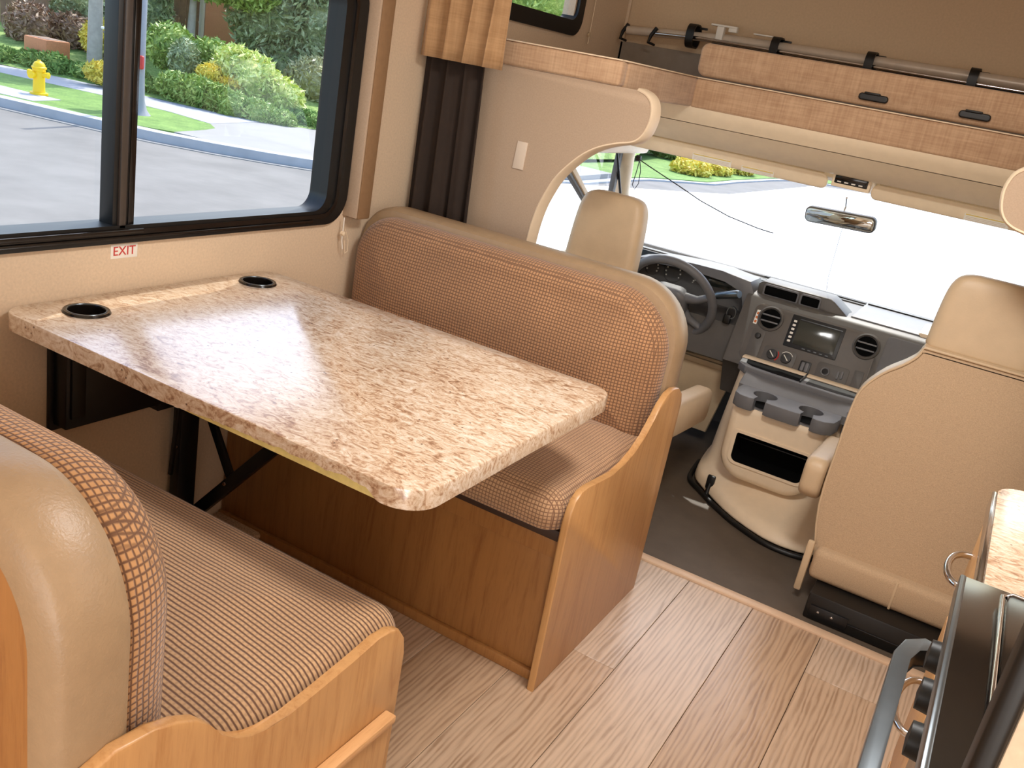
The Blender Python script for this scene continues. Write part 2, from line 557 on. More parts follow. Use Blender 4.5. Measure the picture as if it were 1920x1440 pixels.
def sheet(name, grid, mat, parent=None, thick=.004, dirv=(0, 1, 0)):
    """thin cloth: grid of rows of points, given a real thickness along dirv"""
    R, C_ = len(grid), len(grid[0])
    d = Vector(dirv) * thick
    vs = [Vector(p) for row in grid for p in row] + [Vector(p) + d for row in grid for p in row]
    o_ = R * C_
    fs = []
    for i in range(R - 1):
        for j in range(C_ - 1):
            a, b, c, e = i * C_ + j, i * C_ + j + 1, (i + 1) * C_ + j + 1, (i + 1) * C_ + j
            fs += [(a, b, c, e), (o_ + a, o_ + e, o_ + c, o_ + b)]
    for i in range(R - 1):
        for j in (0, C_ - 1):
            a, b = i * C_ + j, (i + 1) * C_ + j
            fs.append((a, b, o_ + b, o_ + a))
    for j in range(C_ - 1):
        for i in (0, R - 1):
            a, b = i * C_ + j, i * C_ + j + 1
            fs.append((a, b, o_ + b, o_ + a))
    return from_data(name, vs, fs, mat, parent, True)

def text(name, s, size, mat, parent, mw, ext=.0006):
    cu = bpy.data.curves.new(name, 'FONT')
    cu.body = s; cu.size = size; cu.extrude = ext
    cu.align_x = 'CENTER'; cu.align_y = 'CENTER'
    t = bpy.data.objects.new('tmp', cu)
    COL.objects.link(t)
    dg = bpy.context.evaluated_depsgraph_get()
    me = bpy.data.meshes.new_from_object(t.evaluated_get(dg))
    bpy.data.objects.remove(t)
    me.transform(mw)
    me.name = name
    return link(name, me, mat, parent)

def tag(o, label, cat, group=None, kind=None):
    o['label'] = label; o['category'] = cat
    if group: o['group'] = group
    if kind: o['kind'] = kind
    return o

def thing(name, label, cat, loc=(0, 0, 0), group=None, kind=None):
    o = bpy.data.objects.new(name, None)
    o.empty_display_size = .05
    COL.objects.link(o)
    o.location = loc
    return tag(o, label, cat, group, kind)

def struct(o, label=None, cat=None):
    o['kind'] = 'structure'
    if label: o['label'] = label
    if cat: o['category'] = cat
    return o

# ================================================================== SETTING
# ---- house floor: planks run front to back, seams every 203 mm
fl = struct(box('floor', (0, -3.6, -.05), (2.42, 1.115, -.0045), M['dark'], None, 0), 'pale oak plank floor of the motorhome aisle between dinette and kitchen', 'floor')
joints = {-1: [.2, -1.0], 0: [-.4, .7], 1: [.1, -1.1], 2: [.85, -.35, -1.5], 3: [-.15, -1.3], 4: [.531, -.7, -1.9], 5: [-.2, -1.4], 6: [.1, -1.0], 7: [.9, -.3, -1.5], 8: [.35, -.85], 9: [.7, -.5], 10: [0.0, -1.2]}
k = 0
for i in range(0, 12):
    x0 = 1.207 - .203 * (5 - i) - .203; x1 = x0 + .203
    x0 = max(x0, .002); x1 = min(x1, 2.418)
    if x1 - x0 < .02: continue
    ys = [1.112] + sorted(joints.get(i - 1, [0]), reverse=True) + [-2.58, -3.58]
    for a, b in zip(ys, ys[1:]):
        box('plank', (x0 + .0006, b + .0006, -.0045), (x1 - .0006, a - .0006, 0), PLK[(k * 7 + i * 3) % 4], fl, .0009, 1)
        k += 1
struct(box('trim_1', (.42, 1.112, -.01), (2.42, 1.150, .007), plain('threshold_trim', (214, 182, 152), .4), None, .004), 'pale threshold strip between plank floor and dark cab mat', 'trim')

# ---- left wall with window opening
wl = struct(boxes('wall_left', [((-.05, -3.6, -.05), (0, 1.13, .87)), ((-.05, -3.6, 1.52), (0, 1.13, 2.06)), ((-.05, .70, .87), (0, 1.13, 1.52)), ((-.05, -3.6, .87), (0, -.70, 1.52)),
      ((-.05, 1.13, 1.36), (0, 2.62, 1.53)), ((-.05, 1.13, 1.53), (0, 1.35, 2.06)), ((-.05, 2.0, 1.53), (0, 2.62, 2.06)), ((-.05, 1.35, 1.80), (0, 2.0, 2.06))], M['wall']),
      'beige textured wallboard of the left side wall around the dinette window', 'wall')
struct(box('wall_right', (2.42, -3.6, -.05), (2.47, 2.62, 2.06), M['wall'], None, 0), 'beige side wall on the kitchen side', 'wall')
struct(box('ceiling', (-.05, -3.6, 2.06), (2.47, 2.7, 2.10), M['ceil'], None, 0), 'cream ceiling panel over the living area', 'ceiling')
struct(box('wall_rear', (-.05, -3.65, -.05), (2.47, -3.6, 2.10), M['wall'], None, 0), 'beige rear wall behind the photographer', 'wall')
wf = struct(box('wall_front', (-.05, 2.50, 1.40), (2.47, 2.55, 2.06), M['capwall'], None, 0), 'brown lined front wall above the cab bunk', 'wall')
box('lower_liner', (0, 2.485, 1.40), (2.42, 2.50, 1.545), plain('grey_liner', (150, 138, 124), .8), wf, .002)
struct(box('trim_2', (0, 2.485, 1.40), (.014, 2.499, 2.06), M['wall'], None, .003), 'narrow corner moulding where side wall meets cab-over wall', 'trim')

# dinette window
w1 = thing('window_1', 'large black framed sliding window beside the dinette table', 'window', (0, 0, .86), kind='structure')
OUT = rrect(-.75, .745, .852, 1.535, .085, 8)
INN = rrect(-.655, .652, .893, 1.495, .05, 8)
ring('window_frame', OUT, INN, 'x', -.05, .014, M['black'], w1)
ring('frame_lip', rrect(-.70, .70, .872, 1.515, .066, 8), rrect(-.688, .688, .884, 1.503, .056, 8), 'x', .012, .019, M['gloss'], w1)
boxes('sill_track', [((-.004, -.68, .862), (.021, .60, .870)), ((-.004, -.68, .876), (.024, .02, .886))], M['gloss'], w1, .002)
box('mullion', (-.04, -.052, .885), (.006, -.005, 1.50), M['black'], w1, .003)
box('sash_rail', (.002, -.040, .885), (.014, -.022, 1.50), plain('bronze_rail', (64, 56, 50), .4), w1, .002)
box('sash_rail', (-.04, -.012, .885), (.008, .004, 1.50), M['gloss'], w1, .002)
box('pane', (-.030, -.657, .891), (-.027, -.05, 1.497), M['glass'], w1, 0)
box('pane', (-.018, -.006, .891), (-.015, .655, 1.497), M['glass'], w1, 0)
# EXIT sticker
ex = tag(box('exit_sticker', (.0, -.050, .813), (.0012, .022, .846), M['white'], None, .0003), 'small white sticker reading EXIT in red below the dinette window', 'sticker')
text('lettering', 'EXIT', .030, M['red'], ex, Matrix.Translation((.0015, -.014, .8295)) @ Matrix(((0, 0, 1, 0), (1, 0, 0, 0), (0, 1, 0, 0), (0, 0, 0, 1))))
# blind casing right of the window with pull cord
lb = thing('window_valance', 'tan fabric side valance standing right of the dinette window', 'valance', (0, .77, .87))
box('side_leg', (.0, .757, .868), (.052, .815, 1.60), M['valbrd'], lb, .006)
box('lit_return_face', (.0, .749, .872), (.050, .7565, 1.60), M['wallpart'], lb, .002)  # paler strip painted as the window-lit side of the same leg
boxes('top_box', [((.0, -.80, 1.585), (.052, .749, 1.72))], M['tancloth'], lb, .005)
cd = thing('blind_cord', 'cream pull cord with a small clip hanging under the side valance', 'cord', (.03, .72, .84))
tube('cord', [(.020, .735, .87), (.020, .735, .80), (.022, .74, .775)], .0018, M['white'], cd)
tube('loop', [(.020, .745, .835), (.022, .762, .80), (.022, .764, .765), (.022, .752, .76), (.021, .744, .80)], .0012, M['cream'], cd)
lathe('clip', [(.001, 0), (.007, .002), (.007, .012), (.001, .014)], (.014, .735, .822), M['cream'], cd, 12, (1, 0, 0))

# upper bunk window
w2 = thing('window_2', 'small black framed bunk window high on the left wall above the cab', 'window', (0, 1.7, 1.6), kind='structure')
ring('window_frame', rrect(1.33, 2.06, 1.515, 1.84, .07), rrect(1.38, 2.01, 1.57, 1.79, .045), 'x', -.05, .014, M['black'], w2)
box('pane', (-.03, 1.37, 1.56), (-.027, 2.02, 1.80), M['glass'], w2, 0)
c2 = thing('bunk_blind_cord', 'thin pull cord hanging from the small bunk window', 'cord', (.02, 2.14, 1.5))
tube('cord', [(.015, 2.14, 1.80), (.015, 2.14, 1.50)], .0015, M['cream'], c2)
lathe('clip', [(.001, 0), (.008, .002), (.008, .010), (.001, .012)], (.008, 2.14, 1.535), M['creamd'], c2, 12, (1, 0, 0))

# ================================================================== TABLE
tb = thing('dinette_table', 'dinette table with speckled beige laminate top and chipped yellow lower edge', 'table', (.53, .06, 0))
TR = [.05, .045, .045, .06]   # corner radii
def slab_outline(d=0, n=10):
    return rrect(.012 + d, 1.075 - d, -.322 + d, .445 - d, [.055 - d, .05 - d, .05 - d, .065 - d], n)
# dense outline so the lower border of the laminate band can be ragged
base = slab_outline()
dense = []
for i in range(len(base)):
    a, b = base[i], base[(i + 1) % len(base)]
    L = math.dist(a, b); m = max(1, int(L / .006))
    for j in range(m): dense.append((a[0] + (b[0] - a[0]) * j / m, a[1] + (b[1] - a[1]) * j / m))
rnd = random.Random(3)
def zb(x, y):
    z = .703
    if y < -.30 and .50 < x < 1.0:
        t = min(1, (x - .50) / .12) * min(1, (1.0 - x) / .03)
        z = .703 + t * (.006 + .012 * max(0, (x - .50) / .5)) + rnd.uniform(-.0012, .0012) * (1 if t > .2 else 0)
        if x > .78: z += .003 * math.sin(x * 90) * rnd.uniform(.3, 1) * t
    return z
def inset(P, d):
    out = []
    n = len(P)
    for i in range(n):
        a, b = Vector(P[i - 1]), Vector(P[(i + 1) % n])
        t = (b - a).normalized(); out.append((P[i][0] - t.y * d, P[i][1] + t.x * d))
    return out
N = len(dense)
lv = [[(x, y, zb(x, y)) for x, y in dense], [(x, y, .735) for x, y in dense],
      [(x, y, .7385) for x, y in inset(dense, .0015)], [(x, y, .74) for x, y in inset(dense, .005)]]
lo_in = [(x, y, z) for (x, y), (_, _, z) in zip(inset(dense, .0022), lv[0])]
vs = [(x, y, .7362) for x, y, _ in lo_in] + lo_in + [p for l_ in lv for p in l_]
fs = []
fs.append(tuple(range(N)))
for k in range(5):
    for i in range(N):
        j = (i + 1) % N
        fs.append((k * N + i, k * N + j, (k + 1) * N + j, (k + 1) * N + i))
fs.append(tuple(5 * N + i for i in range(N)))
o = from_data('tabletop', vs, fs, M['granite'], tb)
shade_auto(o.data, 50)
CUPS = ((.108, -.188), (.097, .320))
cut(o, cyl_bm(CUPS, .60, .80, .043))
core = prism('board_core', slab_outline(.0028), 'z', .7042, .7350, M['core'], tb)
cut(core, cyl_bm(CUPS, .60, .80, .043))
# cup holders let into the top
for cx, cy in CUPS:
    ch = lathe('cup_holder', [(.001, .655), (.036, .655), (.038, .735), (.0385, .7420), (.041, .7448), (.046, .7452), (.0485, .7405), (.042, .739), (.0405, .735), (.0385, .652), (.001, .652)], (cx, cy, 0), M['gloss'], tb)
    tube('rim', [(cx + .0395 * math.cos(a * PI / 12), cy + .0395 * math.sin(a * PI / 12), .7446) for a in range(24)], .0014, M['steel'], ch, True, 6)
# black wall bracket, folding leg, strut and brace under the table
box('wall_rail', (.001, -.195, .445), (.055, .115, .70), M['blackm'], tb, .003)
box('bracket_lip', (.001, .062, .425), (.05, .12, .470), M['blackm'], tb, .002)
boxes('rail_flange', [((.0, -.205, .43), (.012, -.165, .70)), ((.05, -.185, .47), (.062, -.150, .70))], M['black'], tb, .002)
box('wall_leg', (.012, .145, .04), (.045, .205, .70), M['blackm'], tb, .003)
def bar(name, a, b, w, d, mat, parent):
    a, b = Vector(a), Vector(b)
    L = (b - a).length
    bm = bmesh.new()
    bm_box(bm, (-w / 2, -d / 2, 0), (w / 2, d / 2, L), .002)
    q = Vector((0, 0, 1)).rotation_difference((b - a).normalized())
    bmesh.ops.transform(bm, matrix=Matrix.Translation(a) @ q.to_matrix().to_4x4(), verts=bm.verts)
    return from_bm(name, bm, mat, parent, True)
bar('strut', (.05, .215, .09), (.46, .215, .555), .034, .022, M['blackm'], tb)
bar('strut', (.46, .215, .555), (.52, .215, .70), .034, .022, M['blackm'], tb)
bar('brace', (.020, .228, .44), (.155, .228, .215), .026, .012, M['blackm'], tb)
bar('gas_rod', (.05, .13, .46), (.03, .13, .22), .010, .010, M['black'], tb)
for p in ((.150, .205, .215), (.035, .140, .30), (.048, .140, .50)):
    lathe('bolt', [(.001, 0), (.006, 0), (.005, .004), (.001, .005)], p, M['chrome'], tb, 10, (.6, -1, .3))
tag(box('carpet_patch', (.002, -.36, .0), (.172, .352, .022), M['carpet'], None, .008), 'speckled brown carpet patch on the floor under the table by the wall', 'carpet')

# ================================================================== BENCHES
def arch(xo, z1, r, z0, n=10, x0=.004, rl=None):
    return rrect(x0, xo, z0, z1, [r, rl or r, .002, .002], n)
def bench(sign, name, label, prof_panel, mats):
    bc, sc_ = mats
    Y = lambda y: sign * y
    b = thing(name, label, 'bench', (.55, Y(.62), 0))
    prism('side_panel', prof_panel, 'x', 1.073, 1.091, M['maple'], b, .0035)
    f0, f1 = sorted((Y(.350), Y(.368)))
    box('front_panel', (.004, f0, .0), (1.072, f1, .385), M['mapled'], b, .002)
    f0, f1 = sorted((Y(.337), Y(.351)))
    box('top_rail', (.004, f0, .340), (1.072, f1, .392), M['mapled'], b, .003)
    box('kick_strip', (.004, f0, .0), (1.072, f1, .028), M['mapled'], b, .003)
    f0, f1 = sorted((Y(.322), Y(.85)))
    box('seat_board', (.004, f0, .393), (1.072, f1, .420), plain('dark_brown_board', (58, 38, 26), .6), b, .002)
    # seat cushion
    y0, y1 = sorted((Y(.278), Y(.86)))
    def wp(u, v, d): return 0.004 * math.sin(u * 7) + .003 * math.sin(v * 11 + 1)
    pillow('seat_cushion', 'z', .02, 1.070, y0, y1, [.055] * 4, .421, pad_prof(.098, .05, .022, .24, 1, back=.02), sc_, b, warp=lambda u, v, d: wp(u, v, d) if d > .05 else 0)
    # back board, vinyl band, backrest
    if sign > 0:
        T = lambda u, v, h: (u, .842 - h, v)
        Tb = lambda u, v, h: (u, .842 + h, v)
    else:
        T = lambda u, v, h: (u, -.842 + h, v)
        Tb = lambda u, v, h: (u, -.842 - h, v)
    O = arch(1.072, .915, .165, .38, 12, rl=.12)
    def off(d): return rrect(.004 + d, 1.072 - d, .38, .915 - d, [.165 - d, .12 - d, .002, .002], 12)
    prof = [(.030, -.004), (.008, -.001), (.0, .012), (-.002, .045), (.0, .078), (.010, .090), (.045, .092)]
    vs, fs = [], []
    for d, h in prof:
        P = off(d); n_ = len(P)
        vs += [Tb(u, v, h) for u, v in P]
    for k in range(len(prof) - 1):
        for i in range(n_ - 1 + 1):
            j = (i + 1) % n_
            fs.append((k * n_ + i, k * n_ + j, (k + 1) * n_ + j, (k + 1) * n_ + i))
    fs.append(tuple(range(n_)))
    band = from_data('backrest_band', vs, fs, M['vinyl'], b)
    shade_auto(band.data, 50)
    tube('seam', [Tb(u, v, -.0005) for u, v in rrect(.030, 1.045, .45, .890, [.14, .10, .002, .002], 12)], .003, M['vinyl'], band, True, 6)
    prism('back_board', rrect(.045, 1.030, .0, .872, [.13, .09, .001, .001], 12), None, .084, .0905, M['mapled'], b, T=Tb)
    R = [.17, .13, .05, .06]
    def wp2(u, v, d): return (.005 * math.sin(u * 6 + 1) + .004 * math.sin(v * 13)) if d > .04 else 0
    pillow('backrest_cushion', None, .022, 1.054, .475, .893 if sign > 0 else .906, R, 0, pad_prof(.072 if sign > 0 else .105, .062 if sign > 0 else .085, .028, .135 if sign > 0 else .11, 1, 8, 8), bc, b, 12, T=T, warp=wp2)
    return b
pf = [(.305, .0), (.297, .455), (.300, .488), (.312, .512), (.338, .527), (.370, .529), (.43, .521), (.52, .512), (.586, .516), (.64, .531), (.69, .562), (.735, .602), (.765, .636), (.80, .655), (.84, .660), (.885, .652), (.922, .628), (.938, .60), (.94, 0)]
pr = [(-.312, 0), (-.314, .455), (-.322, .490), (-.340, .514), (-.366, .526), (-.395, .526), (-.459, .517), (-.531, .510), (-.597, .505), (-.640, .506), (-.668, .514), (-.695, .529), (-.718, .553), (-.739, .582), (-.761, .605), (-.792, .622), (-.825, .631), (-.875, .637), (-.918, .625), (-.938, .60), (-.94, 0)]
bf = bench(1, 'dinette_bench', 'forward dinette bench whose orange woven back faces the camera, behind the table', pf, (BACKF, SEATF))
br = bench(-1, 'dinette_bench', 'near dinette bench at lower left seen from behind its tan vinyl back', pr, (BACK, SEAT))
# storage door on the outer side panel of the near bench
box('side_door', (1.0915, -.86, .06), (1.108, -.352, .345), M['maple'], br, .003)
box('door_ledge', (1.0915, -.87, .345), (1.114, -.345, .360), M['mapley'], br, .003)
for P in ([(.80, -.812, .890), (.85, -.795, .889), (.90, -.780, .878), (.925, -.770, .862)],):
    tube('fold_seam', P, [.001, .003, .003, .001], BACK, br, False, 6)
lathe('screw', [(.001, 0), (.006, 0), (.005, .002), (.001, .0025)], (.955, -.933, .835), M['alu'], br, 10, (0, -1, 0))

# ================================================================== CURTAIN AND PARTITIONS
def wavy(x0, x1, y, z0, z1, amp, waves, ph=0, n=80, rows=10, lift=0, flare=0.0, xt=None):
    g = []
    x1_ = x1
    for i in range(rows + 1):
        t = i / rows
        row = []
        for j in range(n + 1):
            s = j / n
            x1 = x1_ if xt is None else xt + (x1_ - xt) * min(1, t * 1.2)
            a = amp * (.7 + .6 * t)
            row.append((x0 + (x1 - x0) * s + .006 * math.sin(s * 23 + t * 2), y + a * math.sin(waves * 2 * PI * s + ph + .5 * math.sin(t * 3 + s * 5)) + .3 * a * math.sin(waves * 4.3 * PI * s + 1) - flare * t, z1 + (z0 - z1) * t + lift * s * t))
        g.append(row)
    return g
tag(sheet('curtain', wavy(.004, .290, 1.055, .02, 1.45, .019, 3.8, xt=.225), M['curtain'], None, .003), 'dark brown pleated curtain hanging between the forward bench and the beige partition', 'curtain')
tag(sheet('curtain_valance', wavy(.002, .300, 1.005, 1.356, 1.85, .015, 4.2, .6, lift=.0), M['tancloth'], None, .003), 'tan pleated valance hanging over the top of the dark curtain', 'valance')

PP = [(0.002, 1.372), (.690, 1.374), (.716, 1.366), (.735, 1.350), (.744, 1.325), (.745, 1.298), (.737, 1.265), (.722, 1.243), (.700, 1.230), (.665, 1.221), (.61, 1.200), (.563, 1.170), (.519, 1.126), (.483, 1.078), (.458, 1.023), (.441, .97), (.430, .90), (.424, .80), (.42, .6), (.42, 0.0), (.002, 0.0)]
def smooth_pts(P, n=3):
    out = []
    for i in range(len(P) - 1):
        p0 = Vector(P[max(i - 1, 0)]); p1 = Vector(P[i]); p2 = Vector(P[i + 1]); p3 = Vector(P[min(i + 2, len(P) - 1)])
        for k in range(n):
            t = k / n
            out.append(tuple(.5 * ((2 * p1) + (p2 - p0) * t + (2 * p0 - 5 * p1 + 4 * p2 - p3) * t * t + (3 * p1 - p0 - 3 * p2 + p3) * t ** 3)))
    out.append(tuple(P[-1]))
    return out
edge = smooth_pts(PP[1:18], 3)
for s in (0, 1):
    mx = (lambda p: (2.421 - p[0], p[1])) if s else (lambda p: p)
    nm = thing('partition', ['left beige cab partition with curved arch edge and blank switch plate', 'right beige cab partition, only its rounded nose shows at the right edge'][s], 'partition', (2.1 if s else .3, 1.14, 0))
    poly = [mx(p) for p in [PP[0]] + edge + PP[18:]]
    prism('board', poly, 'y', 1.128, 1.146, M['wallpart'], nm, .002)
    e2 = [mx((p[0], p[1])) for p in edge]
    vs, fs = [], []
    for i, (x, z) in enumerate(e2):
        a = Vector(e2[max(i - 1, 0)]); b = Vector(e2[min(i + 1, len(e2) - 1)])
        t = (b - a).normalized(); nn = Vector((-t.y, t.x)) * (-1 if s else 1)
        for (o_, y) in ((-.002, 1.126), (.002, 1.1245), (.006, 1.130), (.007, 1.185), (-.004, 1.185)):
            vs.append((x + nn.x * o_, y, z + nn.y * o_))
    for i in range(len(e2) - 1):
        for k in range(5):
            l_ = (k + 1) % 5
            fs.append((i * 5 + k, i * 5 + l_, (i + 1) * 5 + l_, (i + 1) * 5 + k))
    o = from_data('edge_trim', vs, fs, M['cream'], nm); shade_auto(o.data, 60)
    if not s:
        prism('switch_plate', [(.338, 1.163), (.374, 1.163), (.372, 1.080), (.334, 1.080)], 'y', 1.1235, 1.1278, M['plate'], nm, .001)

# ================================================================== BUNK OVER THE CAB
bk = thing('bunk_surround', 'woven tan upholstered edge of the cab-over bunk, stepped around the walk-through', 'bunk edge', (1.2, 1.45, 1.37))
def pad(name, a, b): return box(name, a, b, M['linen'], bk, .010, 3)
pad('edge_pad', (.03, 1.118, 1.374), (.632, 1.165, 1.443))
pad('return_pad', (.592, 1.168, 1.347), (.634, 1.772, 1.443))
pad('edge_pad', (.628, 1.760, 1.345), (1.790, 1.800, 1.443))
pad('return_pad', (1.790, 1.168, 1.347), (1.832, 1.772, 1.443))
pad('edge_pad', (1.790, 1.118, 1.374), (2.39, 1.165, 1.443))
boxes('top_piping', [((.03, 1.116, 1.4425), (.630, 1.13, 1.4465)), ((.615, 1.14, 1.4425), (.636, 1.77, 1.4465)), ((.63, 1.757, 1.4425), (1.79, 1.772, 1.4465))], M['cream'], bk, .0015)
boxes('platform', [((.01, 1.17, 1.385), (.590, 2.48, 1.435)), ((.592, 1.802, 1.385), (1.83, 2.48, 1.435)), ((1.834, 1.17, 1.385), (2.41, 2.48, 1.435))], M['capwall'], bk, .002)
fp = thing('bunk_flap', 'hinged upholstered bunk flap with two black finger pulls', 'flap', (1.2, 1.83, 1.46))
pillow('flap_pad', None, .598, 2.02, 1.452, 1.562, [.04, .028, .03, .04], 0, pad_prof(.034, .012, .003, .04, 1, 5, 4, back=.006), M['linen'], fp, 8, T=lambda u, v, h: (u, 1.868 - h - (v - 1.45) * .05, v))
for hx in (1.203, 1.508):
    hp = pillow('finger_pull', None, hx - .046, hx + .046, 1.468, 1.490, [.010] * 4, 0, pad_prof(.012, .004, 0, .005, 1, 4, 2), M['black'], fp, 6, T=lambda u, v, h: (u, 1.8305 - h, v))
    box('grip', (hx - .030, 1.812, 1.487), (hx + .020, 1.829, 1.494), M['black'], hp, .003)
br_ = thing('bunk_ladder', 'telescopic aluminium bunk ladder strapped along the top of the flap', 'ladder', (1.0, 2.40, 1.62))
tube('rail', [(.060, 2.40, 1.588), (.46, 2.40, 1.612)], .0175, M['alu'], br_)
tube('rail', [(.46, 2.40, 1.612), (1.10, 2.40, 1.620), (2.35, 2.40, 1.625)], .020, M['alu'], br_)
tube('rail', [(.205, 2.36, 1.590), (.40, 2.36, 1.600), (2.3, 2.36, 1.595)], .0065, M['chrome'], br_)
tube('rail', [(.45, 2.36, 1.585), (2.3, 2.36, 1.585)], .006, M['blackm'], br_)
for hx, hy in ((.052, 2.40), (.198, 2.36)):
    tube('end_hook', [(hx + .008, hy, 1.612), (hx - .012, hy, 1.58), (hx - .018, hy, 1.552), (hx + .012, hy, 1.545)], [.009, .008, .007, .005], M['black'], br_, False, 8)
for sx in (.358, .705, 1.065, 1.425, 1.80):
    ring('strap', rrect(2.335, 2.430, 1.558, 1.650, .035), rrect(2.341, 2.424, 1.564, 1.644, .030), 'x', sx - .016, sx + .016, M['black'], br_)
    box('strap_tail', (sx + .012, 2.405, 1.634), (sx + .045, 2.412, 1.643), M['black'], br_, .002)
cp = boxes('clamp', [((.452, 2.372, 1.60), (.482, 2.398, 1.6555)), ], M['white'], br_, .003)
box('clamp_arm', (.425, 2.37, 1.655), (.535, 2.40, 1.663), M['white'], cp, .003)
box('clamp_jaw', (.50, 2.372, 1.640), (.535, 2.398, 1.656), M['white'], cp, .003)
box('rail_clip', (.60, 2.38, 1.645), (.68, 2.40, 1.651), M['white'], br_, .003)
cp['label'] = 'white plastic clamp'

# ================================================================== CAB
hd = thing('cab_header', 'cream moulded header panel above the windscreen with a seam line', 'header panel', (1.2, 1.9, 1.25))
prism('upper_moulding', [(1.765, 1.344), (1.785, 1.316), (1.803, 1.294), (1.83, 1.294), (1.83, 1.375), (1.765, 1.375)], 'x', .31, 2.10, M['cream_lit'], hd, .003)
prism('lower_moulding', [(1.805, 1.2915), (1.845, 1.262), (1.895, 1.225), (1.915, 1.220), (2.06, 1.228), (2.06, 1.37), (1.832, 1.37), (1.832, 1.2915)], 'x', .31, 2.10, M['cream_lit'], hd, .004)
prism('windscreen_rail', [(2.06, 1.20), (2.10, 1.185), (2.13, 1.19), (2.13, 1.37), (2.062, 1.37)], 'x', .27, 2.14, M['cream_lit'], hd, .003)
cm = box('compass_display', (1.138, 1.934, 1.192), (1.250, 1.96, 1.223), M['black'], hd, .003)
box('display_window', (1.140, 1.931, 1.2045), (1.245, 1.9345, 1.2225), M['gloss'], cm, .001)
boxes('button', [((1.149 + i * .024, 1.931, 1.197), (1.162 + i * .024, 1.934, 1.201)) for i in range(4)], M['white'], cm)
box('display_bezel', (1.130, 1.936, 1.180), (1.259, 2.060, 1.226), M['cream_lit'], hd, .004)
for k, (x0, x1) in enumerate(((.345, 1.112), (1.262, 2.05))):
    v = thing('sun_visor', ['left sun visor in cream with two white paper labels', 'right sun visor in cream with one white paper label'][k], 'sun visor', ((x0 + x1) / 2, 2.04, 1.2), 'sun visors')
    z0 = 1.162
    R = [.045, .035, .02, .02] if k == 0 else [.03, .045, .02, .02]
    vt = lambda u, v_, h: (u, 1.962 - h + (1.21 - v_) * .35, v_)
    pillow('visor_panel', None, x0, x1, z0, 1.214, [min(r, .024) for r in R], 0, pad_prof(.014, .006, .001, .01, 1, 4, 3, back=.004), M['cream_lit'], v, 8, T=vt)
    tube('hinge_rod', [(x0 + .02, 1.972, 1.2165), (x1 - .02, 1.972, 1.2165)], .004, M['creamd'], v)
    for (lx0, lx1, lz0, lz1) in (((.615, .765, 1.163, 1.187), (.805, .925, 1.161, 1.180)) if k == 0 else ((1.565, 1.70, 1.163, 1.186),)):
        lb_ = prism('paper_label', [(lx0, lz0), (lx1, lz0), (lx1, lz1), (lx0, lz1)], None, .0155, .0165, M['paper'], v, T=vt)
        prism('label_strip', [(lx0 + .003, lz1 - .005), (lx1 - .003, lz1 - .005), (lx1 - .003, lz1 - .0015), (lx0 + .003, lz1 - .0015)], None, .0166, .0170, plain('pale_yellow_print', (240, 214, 120), .6), lb_, T=vt)
        for r_ in range(3):
            prism('print_line', [(lx0 + .006, lz0 + .003 + r_ * .0045), (lx1 - .008, lz0 + .003 + r_ * .0045), (lx1 - .008, lz0 + .0042 + r_ * .0045), (lx0 + .006, lz0 + .0042 + r_ * .0045)], None, .0166, .0169, M['plate'], lb_, T=vt)
# windscreen
ws = thing('window_3', 'wide sloping windscreen of the cab', 'window', (1.2, 2.4, .7), kind='structure')
WT = lambda u, v, h: (1.2 + (u - 1.2) * (1 + .06 * (1 - v)), 2.60 - (.49 * v) + h * .7 - .10 * ((u - 1.2) / .95) ** 2, .690 + .50 * v + h * .7)
rows = []
for i in range(5):
    rows.append([WT(.27 + 1.86 * j / 20, i / 4, 0) for j in range(21)])
sheet('pane', rows, M['wglass'], ws, .005, (0, .7, .7))
tube('gasket', [WT(.27 + 1.86 * j / 20, 0.0, .0) for j in range(21)], .009, M['black'], ws)
tube('tint_seal', [WT(.27, j / 8, .0) for j in range(9)], .006, M['blackm'], ws)
# pillars, door rail, doors
def pillar(s):
    f = (lambda x: 2.40 - x) if s else (lambda x: x)
    t = thing('windscreen_pillar', ['left windscreen pillar covered in cream trim beside the door window', 'right windscreen pillar in cream trim at the passenger side'][s], 'pillar', (f(.25), 2.3, .7))
    P = [(.245, 2.20, 1.21), (.235, 2.24, 1.10), (.215, 2.33, .95), (.185, 2.50, .72)]
    tube('pillar_trim', [(f(x), y, z) for x, y, z in P], [.050, .040, .034, .034], M['cream'], t, False, 14)
    return t
pillar(0); pillar(1)
def cab_door(s):
    f = (lambda x: 2.40 - x) if s else (lambda x: x)
    t = thing('door_%d' % (s + 1), ['left cab door with quarter window seen through the arch', 'right cab door beside the passenger seat'][s], 'door', (f(.22), 1.8, 0), kind='structure')
    def q(n, a, b, m, bv=.004): return box(n, (f(a[0]), a[1], a[2]), (f(b[0]), b[1], b[2]), m, t, bv)
    q('door_panel', (.16, 1.19, -.05), (.25, 2.34, .70), M['creamd'])
    q('door_rail', (.20, 1.19, 1.125), (.34, 2.24, 1.20), M['cream'], .02)
    q('rear_post', (.18, 1.19, .70), (.25, 1.26, 1.14), M['cream'])
    q('front_post', (.222, 2.165, .70), (.245, 2.195, 1.14), M['dashl'])
    q('armrest', (.25, 1.45, .50), (.30, 2.0, .56), M['creamd'], .015)
    box('pane', (f(.207), 1.26, .70), (f(.210), 2.18, 1.13), M['glass'], t, 0)
    for w_, off_, m_ in ((.022, 0, M['dashl']), (.034, .050, M['cream']), (.010, .085, M['dashl'])):
        bar('vent_bar', (f(.222), 1.585 + off_, 1.13), (f(.222), 2.16 + off_ * .3, .80), w_, w_ * .6, m_, t)
    return t
cab_door(0); cab_door(1)
bt = thing('belt_anchor', 'cream seat belt guide with strap at the left door post', 'seat belt', (.24, 1.55, .86))
